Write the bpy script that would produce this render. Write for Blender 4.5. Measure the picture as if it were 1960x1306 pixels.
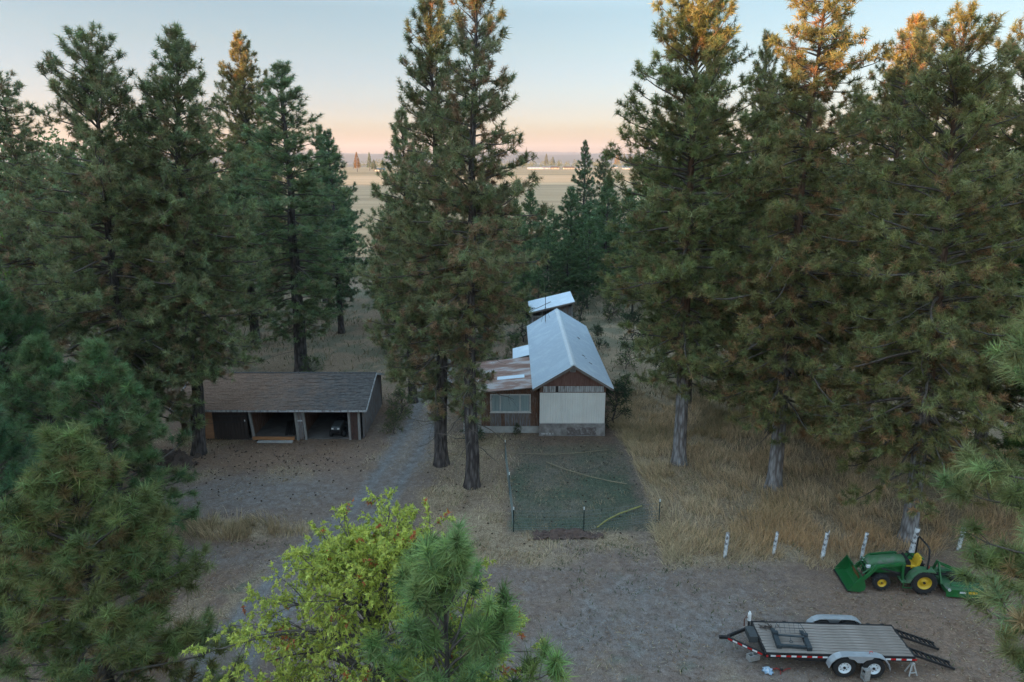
import bpy, bmesh, math, random
import numpy as np
from mathutils import Vector, Matrix

SC = bpy.context.scene
COL = SC.collection
for _o in list(bpy.data.objects):
    bpy.data.objects.remove(_o)
R = math.radians

# ------------------------------------------------------------------ camera
CAM_H = 15.5
PITCH = math.atan(345 / 1307.0)
cam = bpy.data.cameras.new('camera')
cam.lens = 24.0
cam.sensor_width = 36.0
cam.clip_start = 0.1
cam.clip_end = 30000
camo = bpy.data.objects.new('camera', cam)
COL.objects.link(camo)
camo.location = (0, 0, CAM_H)
camo.rotation_euler = (R(90) - PITCH, 0, 0)
SC.camera = camo

# ------------------------------------------------------------------ sky, sun, exposure
SUN_EL = R(2.3)
SUN_AZ = R(-118)          # measured from the view direction (+Y), negative = left
sun_dir = Vector((math.sin(SUN_AZ) * math.cos(SUN_EL), math.cos(SUN_AZ) * math.cos(SUN_EL), math.sin(SUN_EL)))
world = bpy.data.worlds.new('World')
SC.world = world
world.use_nodes = True
wt = world.node_tree
bg = wt.nodes['Background']
sky = wt.nodes.new('ShaderNodeTexSky')
sky.sky_type = 'NISHITA'
sky.sun_disc = False
sky.sun_elevation = SUN_EL
sky.sun_rotation = SUN_AZ
sky.altitude = 600
sky.air_density = 1.0
sky.dust_density = 0.25
sky.ozone_density = 1.0
# twilight air scatters light more than once: an even, elevation-only tint all round the sky
wtc = wt.nodes.new('ShaderNodeTexCoord')
wsx = wt.nodes.new('ShaderNodeSeparateXYZ')
wrm = wt.nodes.new('ShaderNodeValToRGB')
wmx = wt.nodes.new('ShaderNodeMix')
wmx.data_type = 'RGBA'
wmx.blend_type = 'MULTIPLY'
wmx.inputs['Factor'].default_value = 1.0
wmx.clamp_result = False
wt.links.new(wtc.outputs['Generated'], wsx.inputs[0])
wt.links.new(wsx.outputs['Z'], wrm.inputs[0])
cr = wrm.color_ramp
SKY_TINT = [(0.0, (0.094, 0.108, 0.317)), (0.015, (0.061, 0.06, 0.177)), (0.054, (0.139, 0.177, 0.428)), (0.094, (0.162, 0.202, 0.376)), (0.145, (0.176, 0.216, 0.319)), (0.19, (0.179, 0.225, 0.306)), (0.35, (0.58, 0.62, 0.68)), (0.6, (1.25, 1.28, 1.32)), (1.0, (1.65, 1.65, 1.65))]
while len(cr.elements) < len(SKY_TINT):
    cr.elements.new(0.5)
for e_, (p_, c_) in zip(cr.elements, SKY_TINT):
    e_.position = p_
    e_.color = (*c_, 1)
wt.links.new(sky.outputs[0], wmx.inputs['A'])
wt.links.new(wrm.outputs[0], wmx.inputs['B'])
wt.links.new(wmx.outputs['Result'], bg.inputs[0])
bg.inputs[1].default_value = 0.15

sl = bpy.data.lights.new('sun', 'SUN')
sl.energy = 2.8
sl.angle = R(0.5)
sl.color = (1.0, .50, .20)
so = bpy.data.objects.new('sun', sl)
COL.objects.link(so)
so.rotation_euler = sun_dir.to_track_quat('Z', 'Y').to_euler()
so.location = (-60, -40, 60)

SC.view_settings.view_transform = 'Standard'
SC.view_settings.look = 'None'
SC.view_settings.gamma = 1.0
SC.view_settings.use_curve_mapping = False
SC.view_settings.exposure = 3.54
SC.render.engine = 'CYCLES'
cy = SC.cycles
cy.max_bounces = 8
cy.diffuse_bounces = 5
cy.glossy_bounces = 2
cy.transmission_bounces = 4
cy.transparent_max_bounces = 6
cy.use_denoising = True
cy.denoising_input_passes = 'RGB_ALBEDO_NORMAL'
cy.denoising_prefilter = 'ACCURATE'

HAZE = 0.95e-4
# ------------------------------------------------------------------ helpers
CP, SP = math.cos(PITCH), math.sin(PITCH)
def G(px, py, z=0.0):
    """a spot seen at (px,py) in the 1960x1306 photo -> world point on the level z"""
    a, b = (px - 980) / 1307.0, (653 - py) / 1307.0
    d = (a, CP + b * SP, -SP + b * CP)
    t = (z - CAM_H) / d[2]
    return Vector((d[0] * t, d[1] * t, z))

rs = np.random.RandomState
def vnoise(x, y, seed=0):
    x = np.asarray(x, float); y = np.asarray(y, float)
    xi = np.floor(x).astype(np.int64); yi = np.floor(y).astype(np.int64)
    xf = x - xi; yf = y - yi
    def h(a, b):
        n = (a * 374761393 + b * 668265263 + seed * 1442695041) & 0x7fffffff
        n = ((n ^ (n >> 13)) * 1274126177) & 0x7fffffff
        n = (n ^ (n >> 16)) & 0xffff
        return n / 65535.0
    u = xf * xf * (3 - 2 * xf); v = yf * yf * (3 - 2 * yf)
    return (h(xi, yi) * (1 - u) + h(xi + 1, yi) * u) * (1 - v) + (h(xi, yi + 1) * (1 - u) + h(xi + 1, yi + 1) * u) * v
def fbm(x, y, seed=0, o=4):
    s = 0; a = .5; t = 0
    for i in range(o):
        s = s + a * vnoise(np.asarray(x) * 2 ** i, np.asarray(y) * 2 ** i, seed + i * 17); t += a; a *= .5
    return s / t
def sst(a, b, x):
    t = np.clip((np.asarray(x, float) - a) / (b - a), 0, 1)
    return t * t * (3 - 2 * t)

def np_mesh(name, V, F, col=None, attr='Col', smooth=False, k=3):
    """mesh from numpy arrays; F is (N,k)"""
    me = bpy.data.meshes.new(name)
    V = np.ascontiguousarray(V, np.float32); F = np.ascontiguousarray(F, np.int32)
    me.vertices.add(len(V)); me.vertices.foreach_set('co', V.ravel())
    me.loops.add(F.size); me.loops.foreach_set('vertex_index', F.ravel())
    me.polygons.add(len(F)); me.polygons.foreach_set('loop_start', np.arange(0, F.size, F.shape[1], dtype=np.int32))
    if smooth:
        me.polygons.foreach_set('use_smooth', np.ones(len(F), bool))
    me.update(calc_edges=True)
    if col is not None:
        c = np.ones((len(V), 4), np.float32); c[:, :col.shape[1]] = col
        a = me.color_attributes.new(attr, 'FLOAT_COLOR', 'POINT')
        a.data.foreach_set('color', c.ravel())
    return me

def link(name, me, mat=None, parent=None, loc=None, rz=None):
    o = bpy.data.objects.new(name, me)
    COL.objects.link(o)
    if mat is not None and me is not None and not me.materials:
        me.materials.append(mat)
    if parent is not None:
        o.parent = parent
    if loc is not None:
        o.location = loc
    if rz is not None:
        o.rotation_euler = (0, 0, rz)
    return o
def tag(o, label=None, cat=None, group=None, kind=None):
    if label: o['label'] = label
    if cat: o['category'] = cat
    if group: o['group'] = group
    if kind: o['kind'] = kind
    return o
def thing(name, label, cat, loc=(0, 0, 0), rz=0.0, group=None):
    o = bpy.data.objects.new(name, None)
    COL.objects.link(o)
    o.location = loc
    o.rotation_euler = (0, 0, rz)
    o.empty_display_size = .3
    return tag(o, label, cat, group)

class MB:
    """collects simple solids; build() makes ONE mesh object"""
    def __init__(s, m=None):
        s.v = []; s.f = []; s.m = m or Matrix.Identity(4)
    def add(s, vs, fs, m=None):
        n = len(s.v); M = s.m @ m if m is not None else s.m
        s.v += [tuple(M @ Vector(p)) for p in vs]
        s.f += [tuple(i + n for i in f) for f in fs]
        return s
    def box(s, a, b, m=None):
        x0, y0, z0 = a; x1, y1, z1 = b
        if x0 > x1: x0, x1 = x1, x0
        if y0 > y1: y0, y1 = y1, y0
        if z0 > z1: z0, z1 = z1, z0
        return s.add([(x0, y0, z0), (x1, y0, z0), (x1, y1, z0), (x0, y1, z0), (x0, y0, z1), (x1, y0, z1), (x1, y1, z1), (x0, y1, z1)],
                     [(0, 3, 2, 1), (4, 5, 6, 7), (0, 1, 5, 4), (1, 2, 6, 5), (2, 3, 7, 6), (3, 0, 4, 7)], m)
    def bar(s, p, q, w, h=None, up=(0, 0, 1)):
        h = h or w
        p = Vector(p); q = Vector(q); d = (q - p).normalized(); up = Vector(up)
        if abs(d.dot(up)) > .97: up = Vector((0, 1, 0))
        a = d.cross(up).normalized() * w / 2; b = a.cross(d).normalized() * h / 2
        vs = [p - a - b, p + a - b, p + a + b, p - a + b, q - a - b, q + a - b, q + a + b, q - a + b]
        return s.add(vs, [(0, 1, 2, 3), (7, 6, 5, 4), (0, 4, 5, 1), (1, 5, 6, 2), (2, 6, 7, 3), (3, 7, 4, 0)])
    def tube(s, pts, r, n=8, caps=True):
        pts = [Vector(p) for p in pts]
        rr = r if isinstance(r, (list, tuple)) else [r] * len(pts)
        vs = []; fs = []
        for i, p in enumerate(pts):
            d = (pts[min(i + 1, len(pts) - 1)] - pts[max(i - 1, 0)]).normalized()
            up = Vector((0, 0, 1)) if abs(d.z) < .95 else Vector((1, 0, 0))
            a = d.cross(up).normalized(); b = d.cross(a).normalized()
            for k in range(n):
                t = 2 * math.pi * k / n
                vs.append(p + a * math.cos(t) * rr[i] + b * math.sin(t) * rr[i])
        for i in range(len(pts) - 1):
            for k in range(n):
                fs.append((i * n + k, i * n + (k + 1) % n, (i + 1) * n + (k + 1) % n, (i + 1) * n + k))
        if caps:
            fs.append(tuple(range(n - 1, -1, -1))); fs.append(tuple((len(pts) - 1) * n + k for k in range(n)))
        return s.add(vs, fs)
    def prism(s, poly, lo, hi, axis='y'):
        """2-d outline (a,b) pushed along an axis: y -> (a,*,b), x -> (*,a,b), z -> (a,b,*)"""
        n = len(poly)
        def pt(p, t):
            return (p[0], t, p[1]) if axis == 'y' else (t, p[0], p[1]) if axis == 'x' else (p[0], p[1], t)
        vs = [pt(p, lo) for p in poly] + [pt(p, hi) for p in poly]
        fs = [tuple(range(n - 1, -1, -1)), tuple(range(n, 2 * n))]
        fs += [(i, (i + 1) % n, n + (i + 1) % n, n + i) for i in range(n)]
        return s.add(vs, fs)
    def lathe(s, prof, n=24, axis='y', c=(0, 0, 0)):
        vs = []; fs = []; m = len(prof)
        for k in range(n):
            t = 2 * math.pi * k / n
            for (r, h) in prof:
                p = (r * math.cos(t), h, r * math.sin(t)) if axis == 'y' else (r * math.cos(t), r * math.sin(t), h)
                vs.append((p[0] + c[0], p[1] + c[1], p[2] + c[2]))
        for k in range(n):
            for i in range(m - 1):
                a = k * m + i; b = ((k + 1) % n) * m + i
                fs.append((a, b, b + 1, a + 1))
        return s.add(vs, fs)
    def mesh(s, name='mesh', smooth=False):
        me = bpy.data.meshes.new(name)
        me.from_pydata(s.v, [], s.f)
        bm = bmesh.new(); bm.from_mesh(me)
        bmesh.ops.recalc_face_normals(bm, faces=bm.faces)
        bm.to_mesh(me); bm.free()
        if smooth:
            for p in me.polygons: p.use_smooth = True
        me.update()
        return me
    def build(s, name, mat, parent=None, smooth=False, loc=None, bevel=0):
        o = link(name, s.mesh(name, smooth), mat, parent, loc)
        if bevel:
            b = o.modifiers.new('bevel', 'BEVEL'); b.width = bevel; b.segments = 2; b.limit_method = 'ANGLE'; b.angle_limit = R(40)
        return o

# ------------------------------------------------------------------ materials
def nodes(name):
    m = bpy.data.materials.new(name); m.use_nodes = True
    t = m.node_tree; b = t.nodes['Principled BSDF']
    return m, t, b
def N(t, ty, **kw):
    n = t.nodes.new(ty)
    for k, v in kw.items():
        setattr(n, k, v)
    return n
def noise(t, scale, detail=4, vec=None, rough=.6):
    n = N(t, 'ShaderNodeTexNoise'); n.inputs['Scale'].default_value = scale; n.inputs['Detail'].default_value = detail
    n.inputs['Roughness'].default_value = rough
    if vec is not None: t.links.new(vec, n.inputs['Vector'])
    return n.outputs['Fac']
def ramp(t, fac, stops):
    r = N(t, 'ShaderNodeValToRGB'); e = r.color_ramp.elements
    while len(e) < len(stops): e.new(.5)
    for el, (p, c) in zip(e, stops):
        el.position = p; el.color = (*c, 1) if len(c) == 3 else c
    t.links.new(fac, r.inputs[0]); return r.outputs[0]
def mixc(t, f, a, b, mode='MIX'):
    m = N(t, 'ShaderNodeMix', data_type='RGBA', blend_type=mode)
    for sock, v in (('Factor', f), ('A', a), ('B', b)):
        i = [q for q in m.inputs if q.name == sock and (q.type == ('VALUE' if sock == 'Factor' else 'RGBA'))][0]
        if hasattr(v, 'is_output'): t.links.new(v, i)
        elif sock == 'Factor': i.default_value = v
        else: i.default_value = (*v, 1) if len(v) == 3 else v
    return [q for q in m.outputs if q.type == 'RGBA'][0]
def mth(t, op, a, b=None, c=None):
    m = N(t, 'ShaderNodeMath', operation=op)
    for i, v in enumerate((a, b, c)):
        if v is None: continue
        if hasattr(v, 'is_output'): t.links.new(v, m.inputs[i])
        else: m.inputs[i].default_value = v
    return m.outputs[0]
def bump(t, b, h, strength=.3, dist=.02):
    n = N(t, 'ShaderNodeBump'); n.inputs['Strength'].default_value = strength; n.inputs['Distance'].default_value = dist
    t.links.new(h, n.inputs['Height']); t.links.new(n.outputs[0], b.inputs['Normal'])
def coords(t, stretch=None):
    c = N(t, 'ShaderNodeTexCoord').outputs['Object']
    if stretch:
        mp = N(t, 'ShaderNodeMapping'); mp.inputs['Scale'].default_value = stretch
        t.links.new(c, mp.inputs[0]); c = mp.outputs[0]
    return c
def pm(name, c1, c2=None, scale=4, rough=.7, metal=0, bp=0, stretch=None, lo=.35, hi=.65, detail=5, spec=.3, c3=None, dist=.01):
    m, t, b = nodes(name)
    b.inputs['Roughness'].default_value = rough; b.inputs['Metallic'].default_value = metal
    b.inputs['Specular IOR Level'].default_value = spec
    v = coords(t, stretch); f = noise(t, scale, detail, v)
    if c2 is None: c2 = tuple(x * .75 for x in c1)
    st = [(lo, c1), (hi, c2)]
    if c3: st = [(lo, c1), ((lo + hi) / 2, c2), (hi, c3)]
    t.links.new(ramp(t, f, st), b.inputs['Base Color'])
    if bp: bump(t, b, noise(t, scale * 3, 4, v), bp, dist)
    return m

M = {}
def bark(name, c1, c2, c3, upper=None):
    m, t, b = nodes(name); b.inputs['Roughness'].default_value = .9; b.inputs['Specular IOR Level'].default_value = .15
    v = coords(t, (1, 1, .22))
    vo = N(t, 'ShaderNodeTexVoronoi'); vo.inputs['Scale'].default_value = 9; t.links.new(v, vo.inputs['Vector'])
    f = mth(t, 'ADD', mth(t, 'MULTIPLY', vo.outputs['Distance'], .8), mth(t, 'MULTIPLY', noise(t, 14, 5, v), .5))
    c = ramp(t, f, [(.25, c1), (.55, c2), (.85, c3)])
    if upper:     # bark colour by height: paler grey low down, darker red-brown higher up
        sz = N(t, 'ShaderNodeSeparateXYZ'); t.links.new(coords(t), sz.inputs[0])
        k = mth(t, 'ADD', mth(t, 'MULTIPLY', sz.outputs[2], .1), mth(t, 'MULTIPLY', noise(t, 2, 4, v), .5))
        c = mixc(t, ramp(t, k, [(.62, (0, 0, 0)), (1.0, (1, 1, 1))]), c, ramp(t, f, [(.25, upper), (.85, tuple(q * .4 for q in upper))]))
    t.links.new(c, b.inputs['Base Color'])
    bump(t, b, f, .9, .06); return m
M['bark_dark'] = bark('bark_dark', (.16, .145, .14), (.10, .085, .08), (.045, .038, .036))
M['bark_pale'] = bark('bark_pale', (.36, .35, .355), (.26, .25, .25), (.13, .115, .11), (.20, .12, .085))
M['twig'] = pm('twig_wood', (.15, .125, .105), (.085, .07, .06), 6, .9)
def leafmat(name, trans=.25, rough=.6):
    m, t, b = nodes(name)
    a = N(t, 'ShaderNodeAttribute', attribute_name='Col').outputs['Color']
    oi = N(t, 'ShaderNodeObjectInfo').outputs['Color']
    c = mixc(t, 1.0, a, oi, 'MULTIPLY')
    t.links.new(c, b.inputs['Base Color']); b.inputs['Roughness'].default_value = rough; b.inputs['Specular IOR Level'].default_value = .2
    tr = N(t, 'ShaderNodeBsdfTranslucent'); t.links.new(c, tr.inputs['Color'])
    mx = N(t, 'ShaderNodeMixShader'); mx.inputs[0].default_value = trans
    t.links.new(b.outputs[0], mx.inputs[1]); t.links.new(tr.outputs[0], mx.inputs[2])
    t.links.new(mx.outputs[0], t.nodes['Material Output'].inputs['Surface']); return m
M['needles'] = leafmat('pine_needles', .4)
M['leaves'] = leafmat('leaves', .45, .5)
M['blades'] = leafmat('grass_blades', .25, .8)

# ------------------------------------------------------------------ the ground
DRIVE = np.array([(-5, -8), (-7.5, 6), (-9.2, 14), (-9.2, 19), (-8.6, 22.5), (-7.6, 25.5), (-6.5, 29.4), (-5.9, 34.5), (-5.45, 40), (-5.3, 48), (-6.4, 58), (-9, 72)], float)
def drive_dist(x, y):
    d = np.full(np.shape(x), 1e9); s = np.zeros(np.shape(x))
    for a, b in zip(DRIVE[:-1], DRIVE[1:]):
        ab = b - a; t = np.clip(((x - a[0]) * ab[0] + (y - a[1]) * ab[1]) / (ab @ ab), 0, 1)
        dx = x - a[0] - t * ab[0]; dy = y - a[1] - t * ab[1]; dd = np.hypot(dx, dy)
        side = np.sign(ab[0] * (y - a[1]) - ab[1] * (x - a[0])) * dd
        k = dd < d; d = np.where(k, dd, d); s = np.where(k, side, s)
    return d, s
def field_edge(y):
    return 6.25 + .5 * np.sin(y * .45) * .5 + .35 * (vnoise(y * .6, y * 0, 5) - .5) + .5 * sst(38, 46, y)
def ground_z(x, y):
    near = 1 - sst(70, 110, y)
    z = (fbm(x * .35, y * .35, 3, 4) - .5) * .14 + (fbm(x * 1.7, y * 1.7, 9, 3) - .5) * .05
    d, s = drive_dist(x, y)
    z = z * (.35 + .65 * sst(.8, 2.4, d)) - .05 * (np.exp(-((s - .75) / .28) ** 2) + np.exp(-((s + .75) / .28) ** 2)) * near
    build = sst(0, 1.2, np.maximum(np.maximum(1.2 - x, x - 5.9), np.maximum(36.6 - y, y - 52)))
    z = z * (.2 + .8 * build)
    return (z - .03) * near - .02
def weights(x, y):
    """R bare grey track, G dry straw, B living green, A pine-needle litter"""
    n1 = fbm(x * .22, y * .22, 21, 4); n2 = fbm(x * .7, y * .7, 31, 4); n3 = fbm(x * 2.2, y * 2.2, 41, 3)
    d, s = drive_dist(x, y)
    rut = np.maximum(np.exp(-((s - .72) / .3) ** 2), np.exp(-((s + .72) / .3) ** 2))
    track = (1 - sst(.9, 1.7, d + (n2 - .5) * 1.1)) * (.42 + .58 * rut * (.45 + .9 * n2))
    yard = np.exp(-(((x + 12.2) / 4.2) ** 2 + ((y - 30.2) / 2.0) ** 2) ** 1.5) * .5
    yard2 = np.exp(-(((x + 12.5) / 3.0) ** 2 + ((y - 24.6) / .9) ** 2) ** 1.2) * .5
    gz = np.exp(-(((x - 3.5) / 6.5) ** 2 + ((y - 20.8) / 2.6) ** 2) ** 1.6) * sst(.3, .62, n1 * .5 + n2 * .5) * .62
    track = np.maximum(track, gz)
    track = np.maximum(track, np.maximum(yard, yard2) * sst(.25, .6, n2 + .15))
    fe = field_edge(y)
    tall = sst(-.2, .5, x - fe) * sst(23.3, 24.8, y + (n2 - .5) * 1.8 - 1.0 * sst(14, 16, x))
    front = sst(23.6, 25.4, y + (n2 - .5) * 2.6) * (1 - sst(26.0, 27.0, y)) * sst(-4, -2, x)
    strip = sst(-4.6, -3.6, x + (n2 - .5) * 1.4) * (1 - sst(-.6, .1, x)) * sst(24.5, 27, y) * (1 - sst(36.5, 38, y))
    clump = np.exp(-(((x + 12.2) / 3.2) ** 2 + ((y - 26.7) / .9) ** 2) ** 2)
    back = sst(44, 52, y) * .38 + sst(41, 44, y) * (1 - sst(-9, -6, x)) * .3
    nl_ = np.exp(-(((x + 9.8) / 3.6) ** 2 + ((y - 20.6) / 1.9) ** 2) ** 1.5) * sst(.46, .6, n2) * .8
    straw = np.maximum.reduce([nl_, tall, front * (.35 + .65 * sst(.4, .62, n2)), strip * (.4 + .6 * sst(.35, .6, n2)), clump, back * (.5 + .5 * n2), sst(.6, .75, n1) * .45 * (y < 46)])
    straw = straw * (1 - track)
    xw = x + (n2 - .5) * 1.1 + (n3 - .5) * .5; inx = sst(-.25, .35, xw) * (1 - sst(5.8, 6.5, xw)); iny = sst(26.3, 26.9, y) * (1 - sst(35.6, 37.0, y + (n2 - .5) * 2))
    green = inx * iny * (.45 + .55 * sst(.3, .6, n2)) * (1 - .5 * sst(31, 36, y))
    green = np.maximum(green, sst(43, 50, y) * sst(.45, .6, n2) * .55 * (d > 1.8))
    green = np.maximum(green, sst(.64, .74, n3) * sst(.5, .65, n1) * .6 * (y < 27) * (d > 1.3))
    straw = straw * (1 - .9 * inx * iny) + .25 * inx * iny * sst(.5, .7, n3)
    carp = np.exp(-(((x + 14) / 7.5) ** 2 + ((y - 35.0) / 3.0) ** 2) ** 1.5)
    lt = np.maximum.reduce([carp, .8 * sst(-22, -17, -x) * 0 + .75 * sst(-16, -19, x) * (y > 22), inx * sst(33, 36, y) * .5, .62 * sst(8.5, 13, x + (n1 - .5) * 6) * (y < 25), .6 * sst(-8.5, -11, x + (n1 - .5) * 6) * (y < 26), sst(38, 42, y) * .95 * (1 - .35 * n2), strip * .5])
    lt = np.clip(lt * (.55 + .9 * n2), 0, 1) * (1 - track * .8) * (1 - .7 * tall)
    return np.stack([track, straw, green, lt], -1).astype(np.float32)
def grid_axis(segs):
    out = []
    for a, b, st in segs:
        out.append(np.arange(a, b - 1e-6, st))
    out.append(np.array([segs[-1][1]])); return np.concatenate(out)
def make_ground():
    geo = lambda a, b, n: a * (b / a) ** (np.arange(1, n + 1) / n)
    xs = grid_axis([(-44, -24, .6), (-24, 24, .3), (24, 44, .6)])
    xs = np.concatenate([-geo(44, 9500, 22)[::-1], xs, geo(44, 9500, 22)])
    ys = grid_axis([(-60, 10, 3.5), (10, 16, .5), (16, 46, .3), (46, 70, .5), (70, 120, 1.5)])
    ys = np.concatenate([-geo(60, 9500, 14)[::-1], ys, geo(120, 9800, 26)])
    X, Y = np.meshgrid(xs, ys); nx, ny = len(xs), len(ys)
    x = X.ravel(); y = Y.ravel()
    V = np.stack([x, y, ground_z(x, y)], -1)
    i = np.arange((ny - 1) * nx).reshape(ny - 1, nx)[:, :-1].ravel()
    F = np.stack([i, i + 1, i + nx + 1, i + nx], -1)
    return np_mesh('ground', V, F, weights(x, y), 'wts', True, 4)
def ground_mat():
    m, t, b = nodes('ground_soil'); b.inputs['Roughness'].default_value = .95; b.inputs['Specular IOR Level'].default_value = .1
    v = N(t, 'ShaderNodeNewGeometry').outputs['Position']
    at = N(t, 'ShaderNodeAttribute', attribute_name='wts')
    sp = N(t, 'ShaderNodeSeparateColor'); t.links.new(at.outputs['Color'], sp.inputs[0])
    big = noise(t, .45, 5, v); med = noise(t, 2.6, 6, v, .7); fine = noise(t, 16, 6, v, .75); grit = noise(t, 34, 4, v, .85); mid2 = noise(t, 6.5, 6, v, .8)
    def brk(w, n, k=.9):     # break a soft weight up with noise
        return mth(t, 'MULTIPLY', mth(t, 'MINIMUM', mth(t, 'MAXIMUM', mth(t, 'MULTIPLY_ADD', mth(t, 'SUBTRACT', n, .5), 2.2 * k, w), 0.0), 1.0), mth(t, 'MINIMUM', mth(t, 'MULTIPLY', w, 4.0), 1.0))
    soil = ramp(t, med, [(.28, (.142, .1, .08)), (.5, (.2, .15, .122)), (.72, (.26, .213, .18))])
    soil = mixc(t, mth(t, 'MULTIPLY', big, .5), soil, (.16, .13, .118))
    trk = ramp(t, med, [(.3, (.135, .126, .12)), (.55, (.195, .186, .18)), (.75, (.27, .26, .252))])
    stw = ramp(t, fine, [(.3, (.17, .125, .08)), (.5, (.29, .22, .145)), (.68, (.42, .335, .23))])
    grn = ramp(t, fine, [(.3, (.05, .07, .045)), (.52, (.095, .12, .085)), (.7, (.19, .19, .13))])
    lit = ramp(t, fine, [(.3, (.10, .064, .046)), (.5, (.20, .128, .088)), (.72, (.30, .205, .145))])
    dead_ = ramp(t, noise(t, 1.1, 6, v, .75), [(.5, (0, 0, 0)), (.62, (1, 1, 1))])
    soil = mixc(t, mth(t, 'MULTIPLY', dead_, .55), soil, ramp(t, fine, [(.3, (.13, .092, .07)), (.55, (.24, .178, .13)), (.7, (.33, .26, .19))]))
    c = mixc(t, brk(at.outputs['Alpha'], med), soil, lit)
    c = mixc(t, brk(sp.outputs[1], fine, .7), c, stw)
    c = mixc(t, brk(sp.outputs[2], fine, .6), c, grn)
    c = mixc(t, brk(sp.outputs[0], med, .5), c, trk)
    gr = ramp(t, grit, [(.36, (.5, .49, .48)), (.5, (1, 1, 1)), (.64, (1.5, 1.48, 1.46))])
    c = mixc(t, .9, c, gr, 'MULTIPLY')
    g2 = ramp(t, mid2, [(.33, (.66, .63, .62)), (.5, (1, 1, 1)), (.68, (1.28, 1.26, 1.24))])
    c = mixc(t, .9, c, g2, 'MULTIPLY')
    t.links.new(c, b.inputs['Base Color'])
    h = mth(t, 'ADD', mth(t, 'MULTIPLY', fine, .7), mth(t, 'MULTIPLY', med, 1.2))
    bump(t, b, h, .55, .05); return m
M['ground'] = ground_mat()
g = link('ground', make_ground(), M['ground']); tag(g, kind='structure')

def strip_mesh(pts, half, seed, step=.2, nx=30):
    # smooth centre line
    P = []; n = len(pts)
    for i in range(1, n - 2):
        p0, p1, p2, p3 = pts[i - 1], pts[i], pts[i + 1], pts[i + 2]
        k = max(2, int(np.linalg.norm(p2 - p1) / step))
        for q in range(k):
            u = q / k
            P.append(.5 * ((2 * p1) + (-p0 + p2) * u + (2 * p0 - 5 * p1 + 4 * p2 - p3) * u * u + (-p0 + 3 * p1 - 3 * p2 + p3) * u ** 3))
    P = np.array(P); T = np.gradient(P, axis=0); T /= np.linalg.norm(T, axis=1)[:, None]; S = np.stack([T[:, 1], -T[:, 0]], -1)
    L = np.arange(len(P)) * step
    hl = half * (.85 + .35 * vnoise(L * .6, L * 0, seed)) ; hr = half * (.85 + .35 * vnoise(L * .6, L * 0 + 9, seed + 3))
    u = np.linspace(-1, 1, nx)
    W = np.where(u < 0, u[None] * hl[:, None], u[None] * hr[:, None])
    X = P[:, None, 0] + S[:, None, 0] * W; Y = P[:, None, 1] + S[:, None, 1] * W
    x = X.ravel(); y = Y.ravel()
    lift = .018 * (1 - np.abs(u)[None].repeat(len(P), 0).ravel() ** 6) - .006
    V = np.stack([x, y, ground_z(x, y) + lift], -1)
    i = (np.arange((len(P) - 1) * nx).reshape(-1, nx)[:, :-1]).ravel()
    return np_mesh('driveway', V, np.stack([i, i + 1, i + nx + 1, i + nx], -1), weights(x, y), 'wts', True, 4)
tag(link('dirt_driveway', strip_mesh(DRIVE, 2.0, 7), M['ground']), kind='structure')

# far fields and hills
def field_mat(name, cols, sx, sy):
    m, t, b = nodes(name); b.inputs['Roughness'].default_value = .95; b.inputs['Specular IOR Level'].default_value = .1
    p = N(t, 'ShaderNodeNewGeometry').outputs['Position']
    mp = N(t, 'ShaderNodeMapping'); mp.inputs['Scale'].default_value = (sx, sy, 1); t.links.new(p, mp.inputs[0])
    f = noise(t, 1, 6, mp.outputs[0], .65)
    t.links.new(ramp(t, f, cols), b.inputs['Base Color']); return m
def sheet(name, x0, x1, y0, y1, z, mat, wob=0.0, seed=0):
    n = 60; xs = np.linspace(x0, x1, n)
    a = y0 + wob * (fbm(xs * .02, xs * 0, seed) - .5); b_ = y1 + wob * 2 * (fbm(xs * .02, xs * 0 + 5, seed) - .5)
    V = np.concatenate([np.stack([xs, a, xs * 0 + z], -1), np.stack([xs, b_, xs * 0 + z], -1)])
    i = np.arange(n - 1)
    return tag(link(name, np_mesh(name, V, np.stack([i, i + 1, n + i + 1, n + i], -1), k=4), mat), kind='structure')
sheet('pasture_field', -1400, 1400, 116, 470, .03, field_mat('pasture_grass', [(.3, (.30, .19, .105)), (.5, (.40, .255, .145)), (.7, (.47, .31, .185))], .012, .06), 12, 4)
sheet('stubble_field', -2600, 2600, 470, 760, .06, field_mat('sun_tinted_stubble', [(.3, (.46, .27, .14)), (.5, (.58, .35, .19)), (.7, (.64, .41, .24))], .004, .05), 16, 8)  # sunset orange on the lit far fields is put into their colour
sheet('dry_field', -3800, 3800, 760, 1900, .05, field_mat('dry_grass_field', [(.3, (.26, .165, .08)), (.5, (.40, .255, .13)), (.7, (.52, .33, .18))], .003, .02), 30, 12)
def hills(name, y0, y1, hgt, seed, c):
    n = 160; xs = np.linspace(-9000, 9000, n); V = []; k = 9
    for j in range(k):
        u = j / (k - 1); prof = math.sin(math.pi * min(1, u * 1.0)) ** 1.0
        yy = y0 + (y1 - y0) * u
        z = hgt * prof * (.35 + .9 * fbm(xs * .0007 + 3, xs * 0 + 1.3, seed, 3)) * (.85 + .3 * fbm(xs * .004, xs * 0 + j * .6, seed + 5, 3)) - 2
        V.append(np.stack([xs, xs * 0 + yy, z], -1))
    V = np.concatenate(V); i = np.arange((k - 1) * n).reshape(k - 1, n)[:, :-1].ravel()
    me = np_mesh(name, V, np.stack([i, i + 1, i + n + 1, i + n], -1), smooth=True, k=4)
    return tag(link(name, me, pm(name + '_forest', c, tuple(q * .7 for q in c), .004, .95)), kind='structure')
hills('hills', 5200, 7000, 92, 14, (.055, .07, .06))
hills('mountains', 7400, 9600, 150, 33, (.06, .07, .07))

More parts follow.
